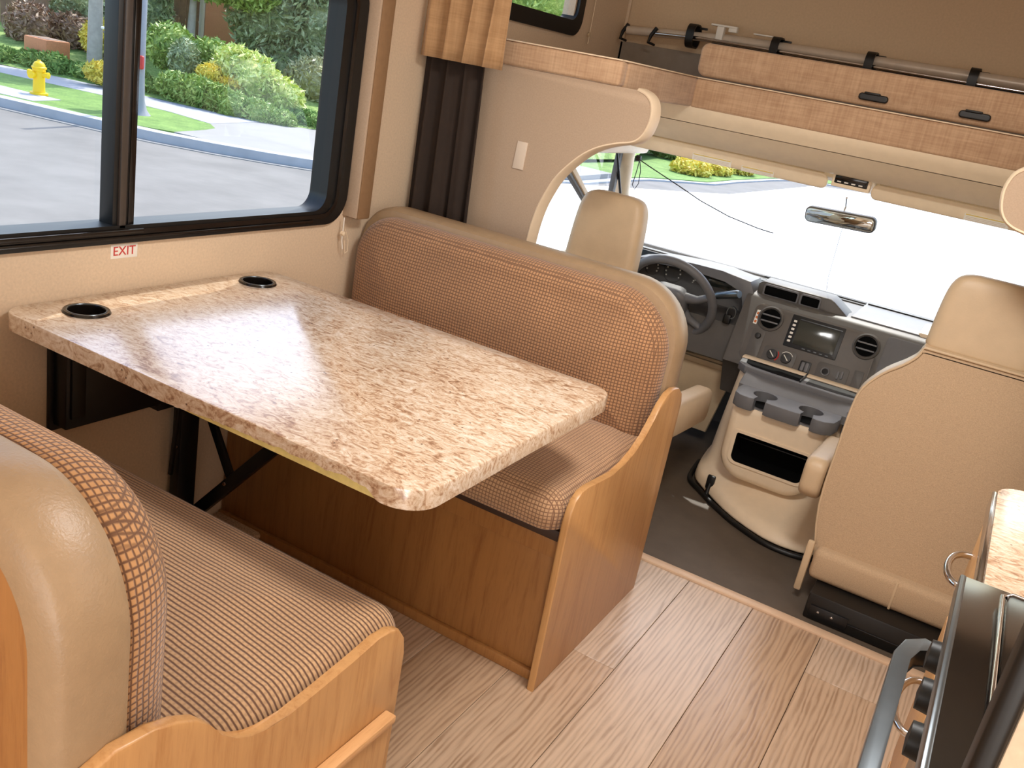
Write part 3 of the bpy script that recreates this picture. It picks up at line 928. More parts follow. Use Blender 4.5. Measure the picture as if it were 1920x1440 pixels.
lathe('guide_cover', [(.001, 0), (.020, .003), (.024, .012), (.018, .022), (.001, .024)], (.27, 1.43, .91), M['cream'], bt, 16, (1, 0, 0))
box('strap', (.272, 1.43, .50), (.276, 1.455, .90), M['leather'], bt, .001)

# dash cable from the pillar across the glass
cb = thing('dangling_cable', 'thin black cable looped from the left pillar across the windscreen', 'cable', (.3, 2.2, 1.1))
tube('lead', [(.335, 2.10, 1.115), (.40, 2.13, 1.085), (.52, 2.15, 1.04), (.62, 2.17, 1.00), (.74, 2.19, .965), (.86, 2.21, .945), (.92, 2.22, .94)], .0022, M['black'], cb, False, 6)
tube('loop', [(.335, 2.15, 1.115), (.352, 2.15, 1.06), (.355, 2.15, 1.01), (.343, 2.15, .985), (.330, 2.15, 1.00), (.336, 2.15, 1.06), (.338, 2.15, 1.10)], .0018, M['black'], cb, False, 6)
lathe('clip', [(.001, 0), (.013, .002), (.011, .02), (.001, .024)], (.325, 2.14, 1.108), M['black'], cb, 12, (1, 0, 0))

# rear-view mirror
rm = thing('rear_view_mirror', 'rear view mirror hanging in front of the windscreen glass', 'mirror', (1.14, 2.30, 1.06))
MT = Matrix.Translation((1.137, 2.30, 1.045)) @ Matrix.Rotation(math.radians(-6), 4, 'Z') @ Matrix.Rotation(math.radians(-3), 4, 'Y') @ Matrix.Rotation(math.radians(12), 4, 'X')
mt = lambda u, v, h: tuple(MT @ Vector((u, -h, v)))
pillow('housing', None, -.135, .135, -.031, .031, [.022] * 4, 0, pad_prof(.022, .006, .0, .004, 1, 4, 2), M['dash'], rm, 8, T=mt)
pillow('mirror_glass', None, -.130, .130, -.0265, .0265, [.018] * 4, .0222, [(0, 0), (.001, .0012)], M['mirror'], rm, 8, T=mt)
tube('stem', [(1.137, 2.30, 1.05), (1.137, 2.33, 1.09), (1.137, 2.29, 1.125)], .004, M['chrome'], rm)
tube('stay_wire', [(1.150, 2.31, 1.01), (1.135, 2.42, .80), (1.13, 2.50, .735)], .0012, M['steel'], rm, False, 6)

# ---- dashboard
ds = thing('dashboard', 'charcoal dashboard with centre stack, storage pods and instrument hood', 'dashboard', (1.2, 2.3, .3))
FB, FT = Vector((0, 2.05, .455)), Vector((0, 2.150, .695))
fd = (FT - FB); FL = fd.length; fd.normalize(); fn = Vector((0, -fd.z, fd.y))
def FP(u, v, h): return tuple(Vector((u, 0, 0)) + FB + fd * v + fn * h)     # a point on the tilted face
def zv(z): return (z - .455) / fd.z
prism('dash_body', [(2.055, .44), (2.035, .448), (2.05, .462), (2.150, .695), (2.17, .706), (2.25, .712), (2.62, .690), (2.62, .30), (2.12, .30)], 'x', .90, 2.13, M['dash'], ds, .004)
prism('driver_fascia', [(2.16, .40), (2.14, .41), (2.16, .56), (2.26, .60), (2.30, .74), (2.62, .690), (2.62, .395), (2.18, .395)], 'x', .24, .90, M['dash'], ds, .006)
prism('cluster_hood', [(.36, .60), (.36, .68), (.42, .722), (.52, .745), (.66, .755), (.78, .757), (.90, .745), (.925, .70), (.925, .60), (.90, .60), (.88, .70), (.80, .724), (.64, .727), (.50, .715), (.42, .695), (.39, .66), (.39, .60)], 'y', 2.16, 2.31, M['dashl'], ds, .006)
cl = box('instrument_cluster', (.38, 2.285, .58), (.90, 2.31, .735), M['black'], ds, .004)
for gx, gz, gr in ((.545, .675, .045), (.655, .655, .025), (.45, .675, .036)):
    lathe('gauge', [(.001, 0), (gr, 0), (gr, .004), (gr * .93, .006), (gr * .9, .002), (.001, .002)], (gx, 2.284, gz), M['dash'], cl, 24, (0, -1, .25))
    for a in range(-4, 5):
        q = a * PI / 6
        boxes('gauge_mark', [((gx + gr * .72 * math.sin(q) - .003, 2.276, gz + gr * .72 * math.cos(q) - .003), (gx + gr * .72 * math.sin(q) + .003, 2.279, gz + gr * .72 * math.cos(q) + .003))], M['paper'], cl)
boxes('warning_light', [((.690 + i * .018, 2.279, .712 - i * .002), (.700 + i * .018, 2.284, .720 - i * .002)) for i in range(3)], M['red'], cl)
boxes('display_text', [((.720 + i * .013, 2.279, .722 - i * .003), (.728 + i * .013, 2.284, .731 - i * .003)) for i in range(6)], M['paper'], cl)
box('trip_display', (.70, 2.278, .660), (.80, 2.286, .692), M['screen'], cl, .002)
# fascia plate
pl = prism('centre_fascia', [(p[0] + (0 if p[1] < .12 else 0), p[1]) for p in rrect(.952, 1.425, .012, .243, [.035, .03, .03, .03], 8)], None, .0, .006, plain('fascia_grey', (92, 86, 80), .5, bump=.1, bscale=500), ds, .002, T=FP)
pl['label'] = 'grey centre stack panel'
def facebox(name, x0, x1, z0, z1, h0, h1, mat, parent, r=.004, bv=.001):
    return prism(name, rrect(x0, x1, zv(z0), zv(z1), r, 4), None, h0, h1, mat, parent, bv, T=FP)
for vx in (1.021, 1.385):
    c = FP(vx, zv(.633), .006)
    vn = lathe('air_vent', [(.001, .001), (.039, .001), (.039, .004), (.043, .009), (.049, .006), (.050, .0)], c, M['dash'], ds, 28, fn)
    lathe('vent_well', [(.001, 0), (.038, 0), (.038, .0012), (.001, .0014)], FP(vx, zv(.633), .0075), M['dark'], vn, 24, fn)
    for dz in (-.014, .010):
        w_ = math.sqrt(.036 ** 2 - dz ** 2)
        prism('vane', [(vx - w_, zv(.633) + dz - .003), (vx + w_, zv(.633) + dz - .003), (vx + w_, zv(.633) + dz + .003), (vx - w_, zv(.633) + dz + .003)], None, .0085, .015, M['dashl'], vn, .001, T=FP)
facebox('passenger_fascia', 1.445, 2.10, .47, .690, .0005, .003, M['dashl'], ds, .02)
st = facebox('warning_sticker', .962, .976, .600, .652, .006, .0068, M['paper'], ds, .001)
for i in range(3): facebox('print_mark', .9645, .9735, .605 + i * .015, .614 + i * .015, .0068, .0072, M['orange'], st, .001)
# radio
rd = facebox('radio', 1.098, 1.298, .556, .672, .004, .010, M['black'], ds, .004)
facebox('screen', 1.128, 1.284, .570, .656, .010, .0112, M['screen'], rd, .003)
facebox('bezel_shine', 1.130, 1.290, .659, .662, .010, .0110, M['steel'], rd, .001)
for i in range(6): facebox('button', 1.108, 1.120, .572 + i * .0145, .580 + i * .0145, .010, .0125, M['white'], rd, .002)
for i in range(5): facebox('button', 1.17 + i * .022, 1.182 + i * .022, .560, .564, .010, .0118, M['steel'], rd, .001)
# climate dials and switches
cc = facebox('climate_panel', 1.038, 1.163, .484, .541, .006, .0085, M['dash'], ds, .012)
for i, dx in enumerate((1.073, 1.128)):
    kb = lathe('dial', [(.001, .0), (.020, 0), (.019, .010), (.001, .011)], FP(dx, zv(.513), .009), M['black'], cc, 20, fn)
    bar('pointer', FP(dx - .010, zv(.513) + .010, .021), FP(dx + .010, zv(.513) - .010, .021), .003, .002, M['paper'], kb)
    P = [FP(dx + .025 * math.cos(a), zv(.513) + .025 * math.sin(a), .0095) for a in [(-.9 + .2 * j) if i == 0 else (.5 + .25 * j) for j in range(9)]]
    tube('scale_arc', P, .0024 if i == 0 else .0012, M['red'] if i == 0 else M['paper'], cc, False, 6)
sw = facebox('switch_block', 1.183, 1.224, .482, .524, .006, .011, M['black'], ds, .006)
for i in range(2): facebox('rocker', 1.189 + i * .016, 1.201 + i * .016, .487, .519, .011, .014, M['dashl'], sw, .004)
pn = facebox('socket_panel', 1.245, 1.362, .478, .540, .006, .008, M['dash'], ds, .012)
lathe('power_socket', [(.001, .0), (.012, 0), (.012, .003), (.016, .004), (.017, 0)], FP(1.279, zv(.509), .008), M['dashl'], pn, 18, fn)
facebox('toggle', 1.322, 1.330, .495, .523, .008, .016, M['dashl'], pn, .003)
facebox('toggle', 1.336, 1.344, .499, .527, .008, .016, M['dashl'], pn, .003)
hl = facebox('headlamp_panel', .972, 1.022, .482, .585, .006, .0078, M['dash'], ds, .010)
lathe('headlamp_knob', [(.001, 0), (.012, 0), (.010, .010), (.001, .011)], FP(.998, zv(.562), .0078), M['black'], hl, 16, fn)
facebox('small_tray', 1.378, 1.412, .480, .545, .006, .008, M['dash'], ds, .004)
# storage pods on top
pd = prism('storage_pod', [(.925, .690), (.925, .745), (.94, .757), (1.205, .757), (1.222, .748), (1.275, .712), (1.285, .700), (1.285, .690)], 'y', 2.19, 2.31, M['dash'], ds, .006)
for a, b in ((.955, 1.082), (1.100, 1.168)):
    ring('pod_rim', rrect(a - .006, b + .006, .703, .750, .010, 4), rrect(a, b, .709, .744, .006, 4), 'y', 2.183, 2.196, M['dashl'], pd)
    box('pod_recess', (a, 2.1865, .709), (b, 2.1895, .744), M['dark'], pd, .001)
box('cowl_pad', (1.29, 2.20, .700), (2.12, 2.60, .716), M['dashl'], ds, .008)
box('wiper_line', (1.30, 2.52, .716), (2.05, 2.53, .722), M['black'], ds, .002)
box('pillar_cap', (1.535, 2.20, .66), (1.62, 2.42, .725), M['cream'], ds, .01)

# steering wheel and column
sw_ = thing('steering_wheel', 'grey four spoke steering wheel seen past the forward bench', 'steering wheel', (.615, 2.12, .59))
WM = Matrix.Translation((.614, 2.10, .608)) @ Matrix.Rotation(math.radians(28), 4, 'X')
wp_ = lambda r, a, h=0: tuple(WM @ Vector((r * math.sin(a), -h, r * math.cos(a))))
tube('rim', [wp_(.182, 2 * PI * i / 48) for i in range(48)], .0175, M['dashl'], sw_, True, 14)
hub = pillow('hub', None, -.075, .075, -.065, .055, [.045, .045, .03, .03], -.02, pad_prof(.05, .02, .006, .05, 1, 5, 4), M['dashl'], sw_, 8, T=lambda u, v, h: tuple(WM @ Vector((u, -h, v))))
for a in (1.25, -1.25, 2.25, -2.25):
    tube('spoke', [wp_(.05, a, -.005), wp_(.12, a + (.12 if a > 0 else -.12), -.004), wp_(.178, a, 0)], [.026, .017, .015], M['dashl'], sw_, False, 10)
cs = thing('steering_column', 'dark steering column shroud with grey gear lever', 'column', (.61, 2.25, .5))
tube('shroud', [(.612, 2.13, .57), (.612, 2.28, .50)], [.055, .07], M['black'], cs, False, 16)
tube('gear_lever', [(.66, 2.14, .600), (.76, 2.12, .645), (.79, 2.11, .665)], .006, M['dash'], cs)
tube('lever_grip', [(.785, 2.11, .660), (.80, 2.105, .668), (.882, 2.075, .700), (.892, 2.070, .703)], [.010, .015, .017, .014], M['steel'], cs, False, 14)
tube('signal_stalk', [(.56, 2.14, .60), (.45, 2.12, .63)], .006, M['black'], cs)
kn = boxes('ignition_switch', [((.835, 2.135, .56), (.865, 2.155, .60))], M['black'], ds, .006)
ring('switch_ring', [(.862 + .020 * math.cos(a * PI / 12), .610 + .026 * math.sin(a * PI / 12)) for a in range(24)], [(.862 + .016 * math.cos(a * PI / 12), .610 + .022 * math.sin(a * PI / 12)) for a in range(24)], 'y', 2.138, 2.148, M['steel'], ds)

# knee panel, cab mat, firewall
kp = tag(prism('knee_panel', [(.30, .355), (.925, .385), (.905, .30), (.86, .06), (.30, .06)], 'y', 2.24, 2.262, M['creamd'], None, .004), 'tan lower knee panel left of the engine cover', 'panel')
box('panel_ledge', (.30, 2.222, .345), (.92, 2.240, .368), M['creamd'], kp, .005)
struct(box('wall_firewall', (.10, 2.63, -.1), (2.3, 2.66, .70), M['dash'], None, 0), 'dark firewall under the windscreen', 'wall')
struct(box('floor.001', (.10, 1.152, -.06), (2.35, 2.60, -.001), M['rub'], None, .002), 'dark brown rubber mat floor of the cab', 'floor')

# ---- engine cover
eg = thing('engine_cover', 'cream moulded engine cover with cup holders and open bin between the cab seats', 'engine cover', (1.2, 1.85, 0))
O0 = [(.90, 2.30), (.925, 2.05), (.942, 1.90), (.965, 1.830), (1.02, 1.775), (1.08, 1.715), (1.127, 1.667), (1.185, 1.622), (1.253, 1.583), (1.31, 1.556), (1.37, 1.545), (1.44, 1.552), (1.50, 1.585), (1.55, 1.65), (1.58, 1.75), (1.60, 1.90), (1.61, 2.05), (1.61, 2.30)]
O1 = [(.935, 2.30), (.955, 2.08), (.965, 1.97), (.985, 1.915), (1.03, 1.885), (1.07, 1.872), (1.12, 1.862), (1.17, 1.856), (1.22, 1.852), (1.28, 1.850), (1.34, 1.852), (1.40, 1.858), (1.44, 1.868), (1.48, 1.885), (1.51, 1.92), (1.53, 1.98), (1.54, 2.08), (1.545, 2.30)]
O2 = [(.965, 2.30), (.978, 2.10), (.985, 2.0), (1.00, 1.955), (1.03, 1.93), (1.07, 1.92), (1.12, 1.912), (1.17, 1.908), (1.22, 1.905), (1.28, 1.905), (1.34, 1.908), (1.40, 1.912), (1.43, 1.92), (1.45, 1.93), (1.47, 1.96), (1.48, 2.0), (1.485, 2.10), (1.49, 2.30)]
def mixo(A, B, t): return [(a[0] + (b[0] - a[0]) * t, a[1] + (b[1] - a[1]) * t) for a, b in zip(A, B)]
lev = [(O0, 0.0), (mixo(O0, O1, .015), .022), (mixo(O0, O1, .07), .045), (mixo(O0, O1, .20), .060), (mixo(O0, O1, .50), .072), (mixo(O0, O1, .78), .095), (mixo(O0, O1, .93), .135), (O1, .18), (mixo(O1, O2, .5), .32), (mixo(O1, O2, .93), .43), (O2, .462), (mixo(O2, [(1.2, 2.2)] * 18, .1), .468)]
vs = [(x, y, z) for P, z in lev for x, y in P]
n_ = 18; fs = []
for k in range(len(lev) - 1):
    for i in range(n_):
        j = (i + 1) % n_
        fs.append((k * n_ + i, k * n_ + j, (k + 1) * n_ + j, (k + 1) * n_ + i))
fs += [tuple(range(n_)), tuple((len(lev) - 1) * n_ + i for i in range(n_))]
o = from_data('cover_shell', vs, fs, M['cream'], eg)
sub = o.modifiers.new('s', 'SUBSURF'); sub.levels = 2; sub.render_levels = 2
for p in o.data.polygons: p.use_smooth = True
sp_ = smooth_pts([(x - (.008 if i < 6 else 0), y - .010) for i, (x, y) in enumerate(O0)], 3)
tube('rubber_seal', [(x, y, .008) for x, y in sp_[3:]], .010, M['black'], eg, False, 8)
# bin
bn = pillow('storage_bin', None, 1.045, 1.392, .105, .395, [.03, .03, .10, .10], 0, [(0, 0), (0, .10), (.004, .125), (.014, .138), (.030, .142)], M['cream'], eg, 10, T=lambda u, v, h: (u, 1.885 - h, v))
ring('bin_lip', rrect(1.082, 1.366, .166, .297, [.012, .012, .032, .032]), rrect(1.094, 1.354, .176, .287, [.008, .008, .024, .024]), 'y', 1.7385, 1.750, M['cream'], eg)
tbm = bmesh.new()
P_ = rrect(1.094, 1.354, .176, .287, [.008, .008, .024, .024])
va = [tbm.verts.new((u, 1.70, v)) for u, v in P_]; vb = [tbm.verts.new((u, 1.85, v)) for u, v in P_]
tbm.faces.new(va); tbm.faces.new(vb)
for i in range(len(P_)): tbm.faces.new((va[i], va[(i + 1) % len(P_)], vb[(i + 1) % len(P_)], vb[i]))
cut(bn, tbm)
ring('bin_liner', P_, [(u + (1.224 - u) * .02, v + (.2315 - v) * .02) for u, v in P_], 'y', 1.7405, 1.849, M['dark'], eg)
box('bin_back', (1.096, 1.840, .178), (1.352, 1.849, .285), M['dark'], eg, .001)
box('bin_shelf', (1.10, 1.765, .262), (1.348, 1.835, .266), M['black'], eg, .0005)
# cup holder tray
tr = prism('cup_tray', [(1.050, 1.905), (1.042, 1.80), (1.050, 1.735), (1.075, 1.712), (1.11, 1.708), (1.125, 1.715), (1.125, 1.755), (1.165, 1.755), (1.165, 1.715), (1.18, 1.710), (1.275, 1.710), (1.29, 1.715), (1.29, 1.755), (1.33, 1.755), (1.33, 1.715), (1.345, 1.708), (1.375, 1.712), (1.402, 1.735), (1.412, 1.80), (1.405, 1.905)], 'z', .385, .434, M['dashl'], eg, .004)
cut(tr, cyl_bm([(1.145, 1.790), (1.310, 1.790)], .395, .50, .043))
for cx in (1.145, 1.310):
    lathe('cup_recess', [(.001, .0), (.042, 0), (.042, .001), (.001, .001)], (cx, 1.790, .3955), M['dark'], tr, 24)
prism('tray_bridge', [(1.842, .405), (1.842, .4345), (1.86, .442), (1.93, .478), (1.95, .478), (1.95, .405)], 'x', 1.030, 1.440, M['dashl'], eg, .004)
t2 = prism('upper_tray', [(.975, 2.04), (.985, 1.955), (1.02, 1.915), (1.10, 1.905), (1.36, 1.905), (1.44, 1.915), (1.475, 1.955), (1.485, 2.04)], 'z', .452, .482, M['dashl'], eg, .005)
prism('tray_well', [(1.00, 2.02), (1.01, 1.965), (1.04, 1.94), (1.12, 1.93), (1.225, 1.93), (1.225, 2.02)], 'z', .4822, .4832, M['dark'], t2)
prism('tray_well', [(1.245, 2.02), (1.245, 1.93), (1.36, 1.93), (1.42, 1.94), (1.45, 1.965), (1.46, 2.02)], 'z', .4822, .4832, M['black'], t2)
box('cream_strip', (.975, 2.025, .470), (1.50, 2.06, .489), M['cream'], eg, .005)
box('strap_line', (1.222, 1.92, .483), (1.227, 2.05, .491), M['black'], eg, .001)
box('side_pocket', (1.415, 1.86, .36), (1.50, 1.93, .452), M['dashl'], eg, .01)
box('side_recess', (1.44, 1.842, .24), (1.52, 1.860, .31), M['dark'], eg, .003)
fs_ = thing('floor_lever', 'small black lever standing at the foot of the engine cover', 'lever', (1.045, 1.76, 0))
tube('stalk', [(1.045, 1.745, 0), (1.045, 1.75, .03), (1.045, 1.76, .055)], [.012, .008, .008], M['black'], fs_)
box('grip', (1.030, 1.752, .030), (1.060, 1.768, .085), M['black'], fs_, .005)

# ---- seats
def seat(s):
    cx = [.525, 1.745][s]
    dz_ = [-.05, 0][s]
    y0 = [1.37, 1.30][s]
    m = M['seatcloth']
    t = thing('captain_chair', ['driver seat with smooth beige headrest rising behind the forward bench', 'large beige knitted passenger seat seen from behind at the right'][s], 'seat', (cx, y0 + .25, 0), 'cab seats')
    # backrest: outline with shoulders, viewed from behind
    hw = [.25, .272][s]
    P = [(-hw + .035, .14), (-hw, .30), (-hw - .002, .50), (-hw, .62), (-hw + .012, .68), (-hw + .05, .735), (-hw + .095, .775), (-hw + .125, .810)]
    P = smooth_pts(P + [(-hw + .135, .84)], 3)
    P = P + [(-x, z) for x, z in reversed(P)]
    def Tt(u, v, h): return (cx + u, y0 + h + (v - .14) * .10, v + (dz_ if v > .5 else 0))
    def shell(name, P, prof, mat, parent):
        n = len(P); vs = []; fs = []
        c = Vector((0, sum(p[1] for p in P) / n))
        for d, h in prof:
            for i, (u, v) in enumerate(P):
                a = Vector(P[i - 1]); b = Vector(P[(i + 1) % n]); tt = (b - a).normalized()
                nn = Vector((-tt.y, tt.x))
                if (c - Vector((u, v))).dot(nn) < 0: nn = -nn
                q = Vector((u, v)) + nn * d
                vs.append(Tt(q.x, q.y, h))
        for k in range(len(prof) - 1):
            for i in range(n):
                j = (i + 1) % n
                fs.append((k * n + i, k * n + j, (k + 1) * n + j, (k + 1) * n + i))
        fs += [tuple(range(n)), tuple((len(prof) - 1) * n + i for i in range(n))]
        o = from_data(name, vs, fs, mat, parent); shade_auto(o.data, 50)
        return o
    shell('backrest', P, [(.012, .012), (.004, .014), (.0, .022), (-.004, .06), (.0, .11), (.02, .135)], M['leather'], t)
    shell('back_panel', P, [(.014, .0), (.007, .002), (.006, .013)], m, t)
    tube('piping', [Tt(u * .985, v, .008) for u, v in P], .0045, M['leather'], t, False, 8)
    # headrest, a tall rounded block tapering to the top
    hb, ht, hwid = [.765, .835][s], 1.055, .143
    hbk = []
    vs, fs = [], []
    lev = [(0, .0), (.004, .0), (.06, -.002), (.12, -.005), (.17, -.010), (.20, -.020), (.217, -.038), (.224, -.075)]
    k_ = 1.0 if s else .93
    for dz, dw in lev:
        w_ = (hwid + dw) * k_
        z = hb + dz * (1 if s else 1.18)
        dd = .050 + dw * .35
        for u, v in rrect(-w_, w_, -dd, dd, min(.034, dd * .7), 5):
            vs.append((cx + u, y0 + .090 + v + (z - .14) * .10, z))
    n = len(rrect(-1, 1, -1, 1, .1, 5))
    for k in range(len(lev) - 1):
        for i in range(n):
            j = (i + 1) % n
            fs.append((k * n + i, k * n + j, (k + 1) * n + j, (k + 1) * n + i))
    fs += [tuple(range(n)), tuple((len(lev) - 1) * n + i for i in range(n))]
    o = from_data('headrest', vs, fs, M['leather'], t); shade_auto(o.data, 50)
    sub = o.modifiers.new('s', 'SUBSURF'); sub.levels = 1; sub.render_levels = 1
    # seat cushion and skirt
    pillow('seat_cushion', 'z', cx - .25, cx + .25, y0 + .06, y0 + .52, [.06] * 4, .22, pad_prof(.15, .05, .02, .15), M['leather'], t)
    box('skirt', (cx - .235, y0 - .035, .085), (cx + .235, y0 + .10, .185), m, t, .02, 3)
    box('skirt_seam', (cx + .005, y0 - .037, .09), (cx + .012, y0 - .033, .18), M['leather'], t, .001)
    sx = -1 if s else 1
    # armrest on the aisle side
    ax_ = cx + (.395 if sx > 0 else -.315)
    pillow('armrest', None, y0 + .05, y0 + .46, .295, .432, [.045] * 4, 0, [(.01, 0), (.002, .008), (0, .02), (0, .045), (.002, .057), (.01, .065)], M['leather'], t, 8, T=lambda u, v, h: (ax_ - .0325 + h, u, v - (u - y0) * .09))
    if not s: box('side_bolster', (cx + sx * .25, y0 + .06, .02), (cx + sx * .30, y0 + .50, .27), M['leather'], t, .02, 3)
    box('belt_buckle', (cx - .262, y0 - .03, .03), (cx - .240, y0 - .01, .20), M['leather'], t, .006)
    # pedestal
    pb = box('pedestal', (cx - .205, y0 - .115 if s else y0, 0.0), (cx + .22, y0 + .42, .085), M['black'], t, .006)
    boxes('pedestal_rib', [((cx - .10, y0 - .118 if s else y0 - .003, .030), (cx + .20, y0 - .114 if s else y0, .034)), ((cx - .19, y0 - .12 if s else y0 - .004, .012), (cx - .08, y0 - .114 if s else y0, .05))], M['blackm'], t, .001)
    for bx_ in (-.165, -.125):
        lathe('bolt', [(.001, 0), (.005, 0), (.004, .003), (.001, .004)], (cx + bx_, (y0 - .120) if s else y0 - .004, .035), M['chrome'], t, 8, (0, -1, 0))
    return t
seat(0); seat(1)

# ================================================================== KITCHEN SIDE
ct = thing('kitchen_counter', 'rounded end of the speckled kitchen worktop at the right edge', 'counter', (2.1, -.05, 0))
prism('worktop', rrect(1.836, 2.40, -.285, .165, [.002, .045, .002, .002]), 'z', .872, .910, M['granite'], ct, .004)
box('metal_edge', (1.829, -.283, .876), (1.836, .12, .908), M['chrome'], ct, .002)
kc = thing('kitchen_cabinet', 'maple kitchen cabinet under the worktop with two chrome bow handles', 'cabinet', (2.1, -.1, 0))
box('body', (1.850, -.285, .0), (2.40, .14, .870), M['maple'], kc, .003)
for z0, z1 in ((.70, .86), (.40, .68), (.06, .38)):
    dr = box('drawer', (1.834, -.27, z0), (1.8495, .125, z1), M['maple'], kc, .003)
def bow(y0, y1, z, x, parent, out=.03):
    P = [(x - out * math.sin(PI * i / 14) ** .8, y0 + (y1 - y0) * (.5 - .5 * math.cos(PI * i / 14)), z) for i in range(15)]
    return tube('bow_handle', [(p[0], p[1], p[2]) for p in [(*q,) for q in P]], .0055, M['chrome'], parent, False, 10)
bow(-.03, .10, .80, 1.834, kc, .030)
bow(-.13, .03, .60, 1.834, kc, .034)
sv = thing('stove', 'black range with folded cover and bar handle at the lower right', 'stove', (2.1, -.6, 0))
box('oven_body', (1.845, -.735, .12), (2.38, -.292, .895), M['gloss'], sv, .004)
prism('top_cover', [(1.812, .896), (1.806, .918), (1.812, .931), (2.38, .931), (2.38, .896)], 'y', -.735, -.292, M['gloss'], sv, .002)
box('cover_edge', (1.806, -.733, .905), (1.813, -.294, .933), M['steel'], sv, .0025)
box('glass_lid', (1.855, -.730, .9315), (2.36, -.315, .939), M['gloss'], sv, .003)
tube('lid_trim', [(1.851, -.725, .937), (1.851, -.325, .937), (1.861, -.312, .937), (2.3, -.312, .937)], .0028, M['chrome'], sv, False, 8)
box('control_panel', (1.825, -.733, .79), (1.845, -.294, .893), M['black'], sv, .003)
for i, ky in enumerate((-.345, -.435, -.525, -.615)):
    kb = lathe('knob', [(.001, 0), (.020, 0), (.018, .022), (.001, .024)], (1.824, ky, .845), M['black'], sv, 18, (-1, 0, 0))
    lathe('knob_ring', [(.017, 0), (.022, 0), (.022, .004), (.017, .004)], (1.8245, ky, .845), M['chrome'], kb, 18, (-1, 0, 0))
box('oven_door', (1.827, -.725, .20), (1.845, -.302, .775), M['gloss'], sv, .004)
hb_ = prism('door_handle', [(-.247, .0), (-.238, .030), (-.262, .052), (-.300, .060), (-.66, .060), (-.70, .048), (-.72, .0), (-.700, .0), (-.685, .032), (-.655, .042), (-.305, .042), (-.275, .034), (-.262, .020), (-.268, .0)], None, .0, .024, M['steel'], sv, .002, T=lambda u, v, h: (1.829 - v, u, .785 + h))
# tall panel end nearest the camera
tp = thing('pantry_panel', 'tall beige panel with black edge trim in the lower right corner', 'panel', (2.1, -.77, 0))
box('panel_face', (1.842, -.775, 0), (2.41, -.745, 2.05), M['wall'], tp, .002)
box('edge_trim', (1.826, -.778, 0), (1.842, -.742, 2.05), M['black'], tp, .005, 3)

# ================================================================== OUTSIDE
def slab(name, pts, z, mat, label, cat, th=.04, kind='structure'):
    o = prism(name, pts, 'z', z - th, z, mat, None, 0, False)
    o['kind'] = kind; o['label'] = label; o['category'] = cat
    return o
slab('ground', [(-90, -60), (60, -60), (60, 90), (-90, 90)], -1.0, M['grass'], 'grass ground beyond the street', 'ground')
G = [(-60, -3.0), (-20, 6.55), (-13.53, 8.24), (-12.4, 8.52), (-11.4, 8.78), (-10.6, 9.03), (-9.77, 9.43), (-9.0, 9.93), (-8.3, 10.47)]
FAR = [(-7.6, 13.5), (-6.6, 17.0), (-6.65, 19.5), (-6.6, 20.7), (-6.1, 22.4), (-5.76, 23.4), (-5.8, 26), (-5.7, 29.4), (-5.4, 32.6), (-3.5, 33.8), (2, 35), (40, 41)]
slab('street', G + FAR + [(40, -40), (-60, -40)], -.90, M['asphalt'], 'grey asphalt street outside the dinette window', 'street', .08)
slab('driveway', [(-8.1, 11.2), (-5.2, 7.8), (-2.0, 5.0), (3, 3.2), (30, 3.2), (38, 38), (2, 34.6), (-3.4, 33.3), (-4.75, 31.5), (-4.9, 22.0), (-5.4, 20.3), (-5.95, 18.7), (-6.6, 16.8), (-7.5, 13.5)], -.894, M['concrete'], 'concrete ahead of the windscreen, coloured near-white for sun glare', 'pavement', .02)
def offs(P, d):
    out = []
    for i, p in enumerate(P):
        a = Vector(P[max(i - 1, 0)]); b = Vector(P[min(i + 1, len(P) - 1)]); t = (b - a).normalized()
        out.append((p[0] - t.y * d, p[1] + t.x * d))
    return out
def strip(name, A, B, z, mat, label, cat, th=.1):
    return slab(name, A + B[::-1], z, mat, label, cat, th)
strip('gutter', offs(G, -.18), offs(G, .0), -.888, M['apron'], 'pale concrete gutter strip along the kerb', 'gutter', .02)
strip('kerb', offs(G, .0), offs(G, .28), -.745, M['concrete2'], 'grey concrete kerb along the far side of the street', 'kerb', .2)
strip('kerb', offs([G[-1]] + FAR, .0), offs([G[-1]] + FAR, .28), -.86, M['concrete2'], 'low kerb curving past the driveway ahead', 'kerb', .1)
SN = [(-60, -.5), (-20, 9.65), (-17.1, 10.5), (-14.46, 11.12), (-12.9, 11.25), (-11.7, 11.15), (-11.25, 10.85), (-11.05, 10.45)]
lawn = G[:5] + [(-10.9, 9.25), (-10.9, 9.9)]
slab('lawn', offs(G, .27)[:5] + [(-10.75, 9.5)] + SN[::-1], -.75, M['grass'], 'mown lawn strip between kerb and sidewalk', 'lawn', .2)
SF = [(-60, .4), (-20, 10.95), (-18.5, 11.4), (-15.9, 12.2), (-14.5, 12.4), (-13.3, 12.6), (-12.2, 13.0), (-11.3, 14.0), (-9, 17.5), (-8.5, 19), (-8.5, 24)]
slab('sidewalk', SN[:6] + SF[:7][::-1], -.745, M['walk'], 'grey concrete sidewalk beyond the lawn strip', 'sidewalk', .2)
slab('driveway_apron', [(-10.75, 9.5), (-11.05, 10.45), (-11.25, 10.85), (-11.7, 11.15), (-12.2, 13.0), (-11.3, 14.0), (-9, 17.5), (-8.5, 19), (-6.9, 19), (-6.8, 17), (-7.9, 13.5), (-8.55, 10.67), (-9.2, 10.15), (-9.95, 9.65)], -.752, M['apron'], 'pale driveway apron sloping to the street', 'driveway', .2)
slab('hydrant_pad', [(-15.0, 8.3), (-13.3, 8.72), (-13.6, 9.45), (-15.2, 9.2)], -.742, M['concrete2'], 'small concrete pad under the hydrant', 'pad', .1)
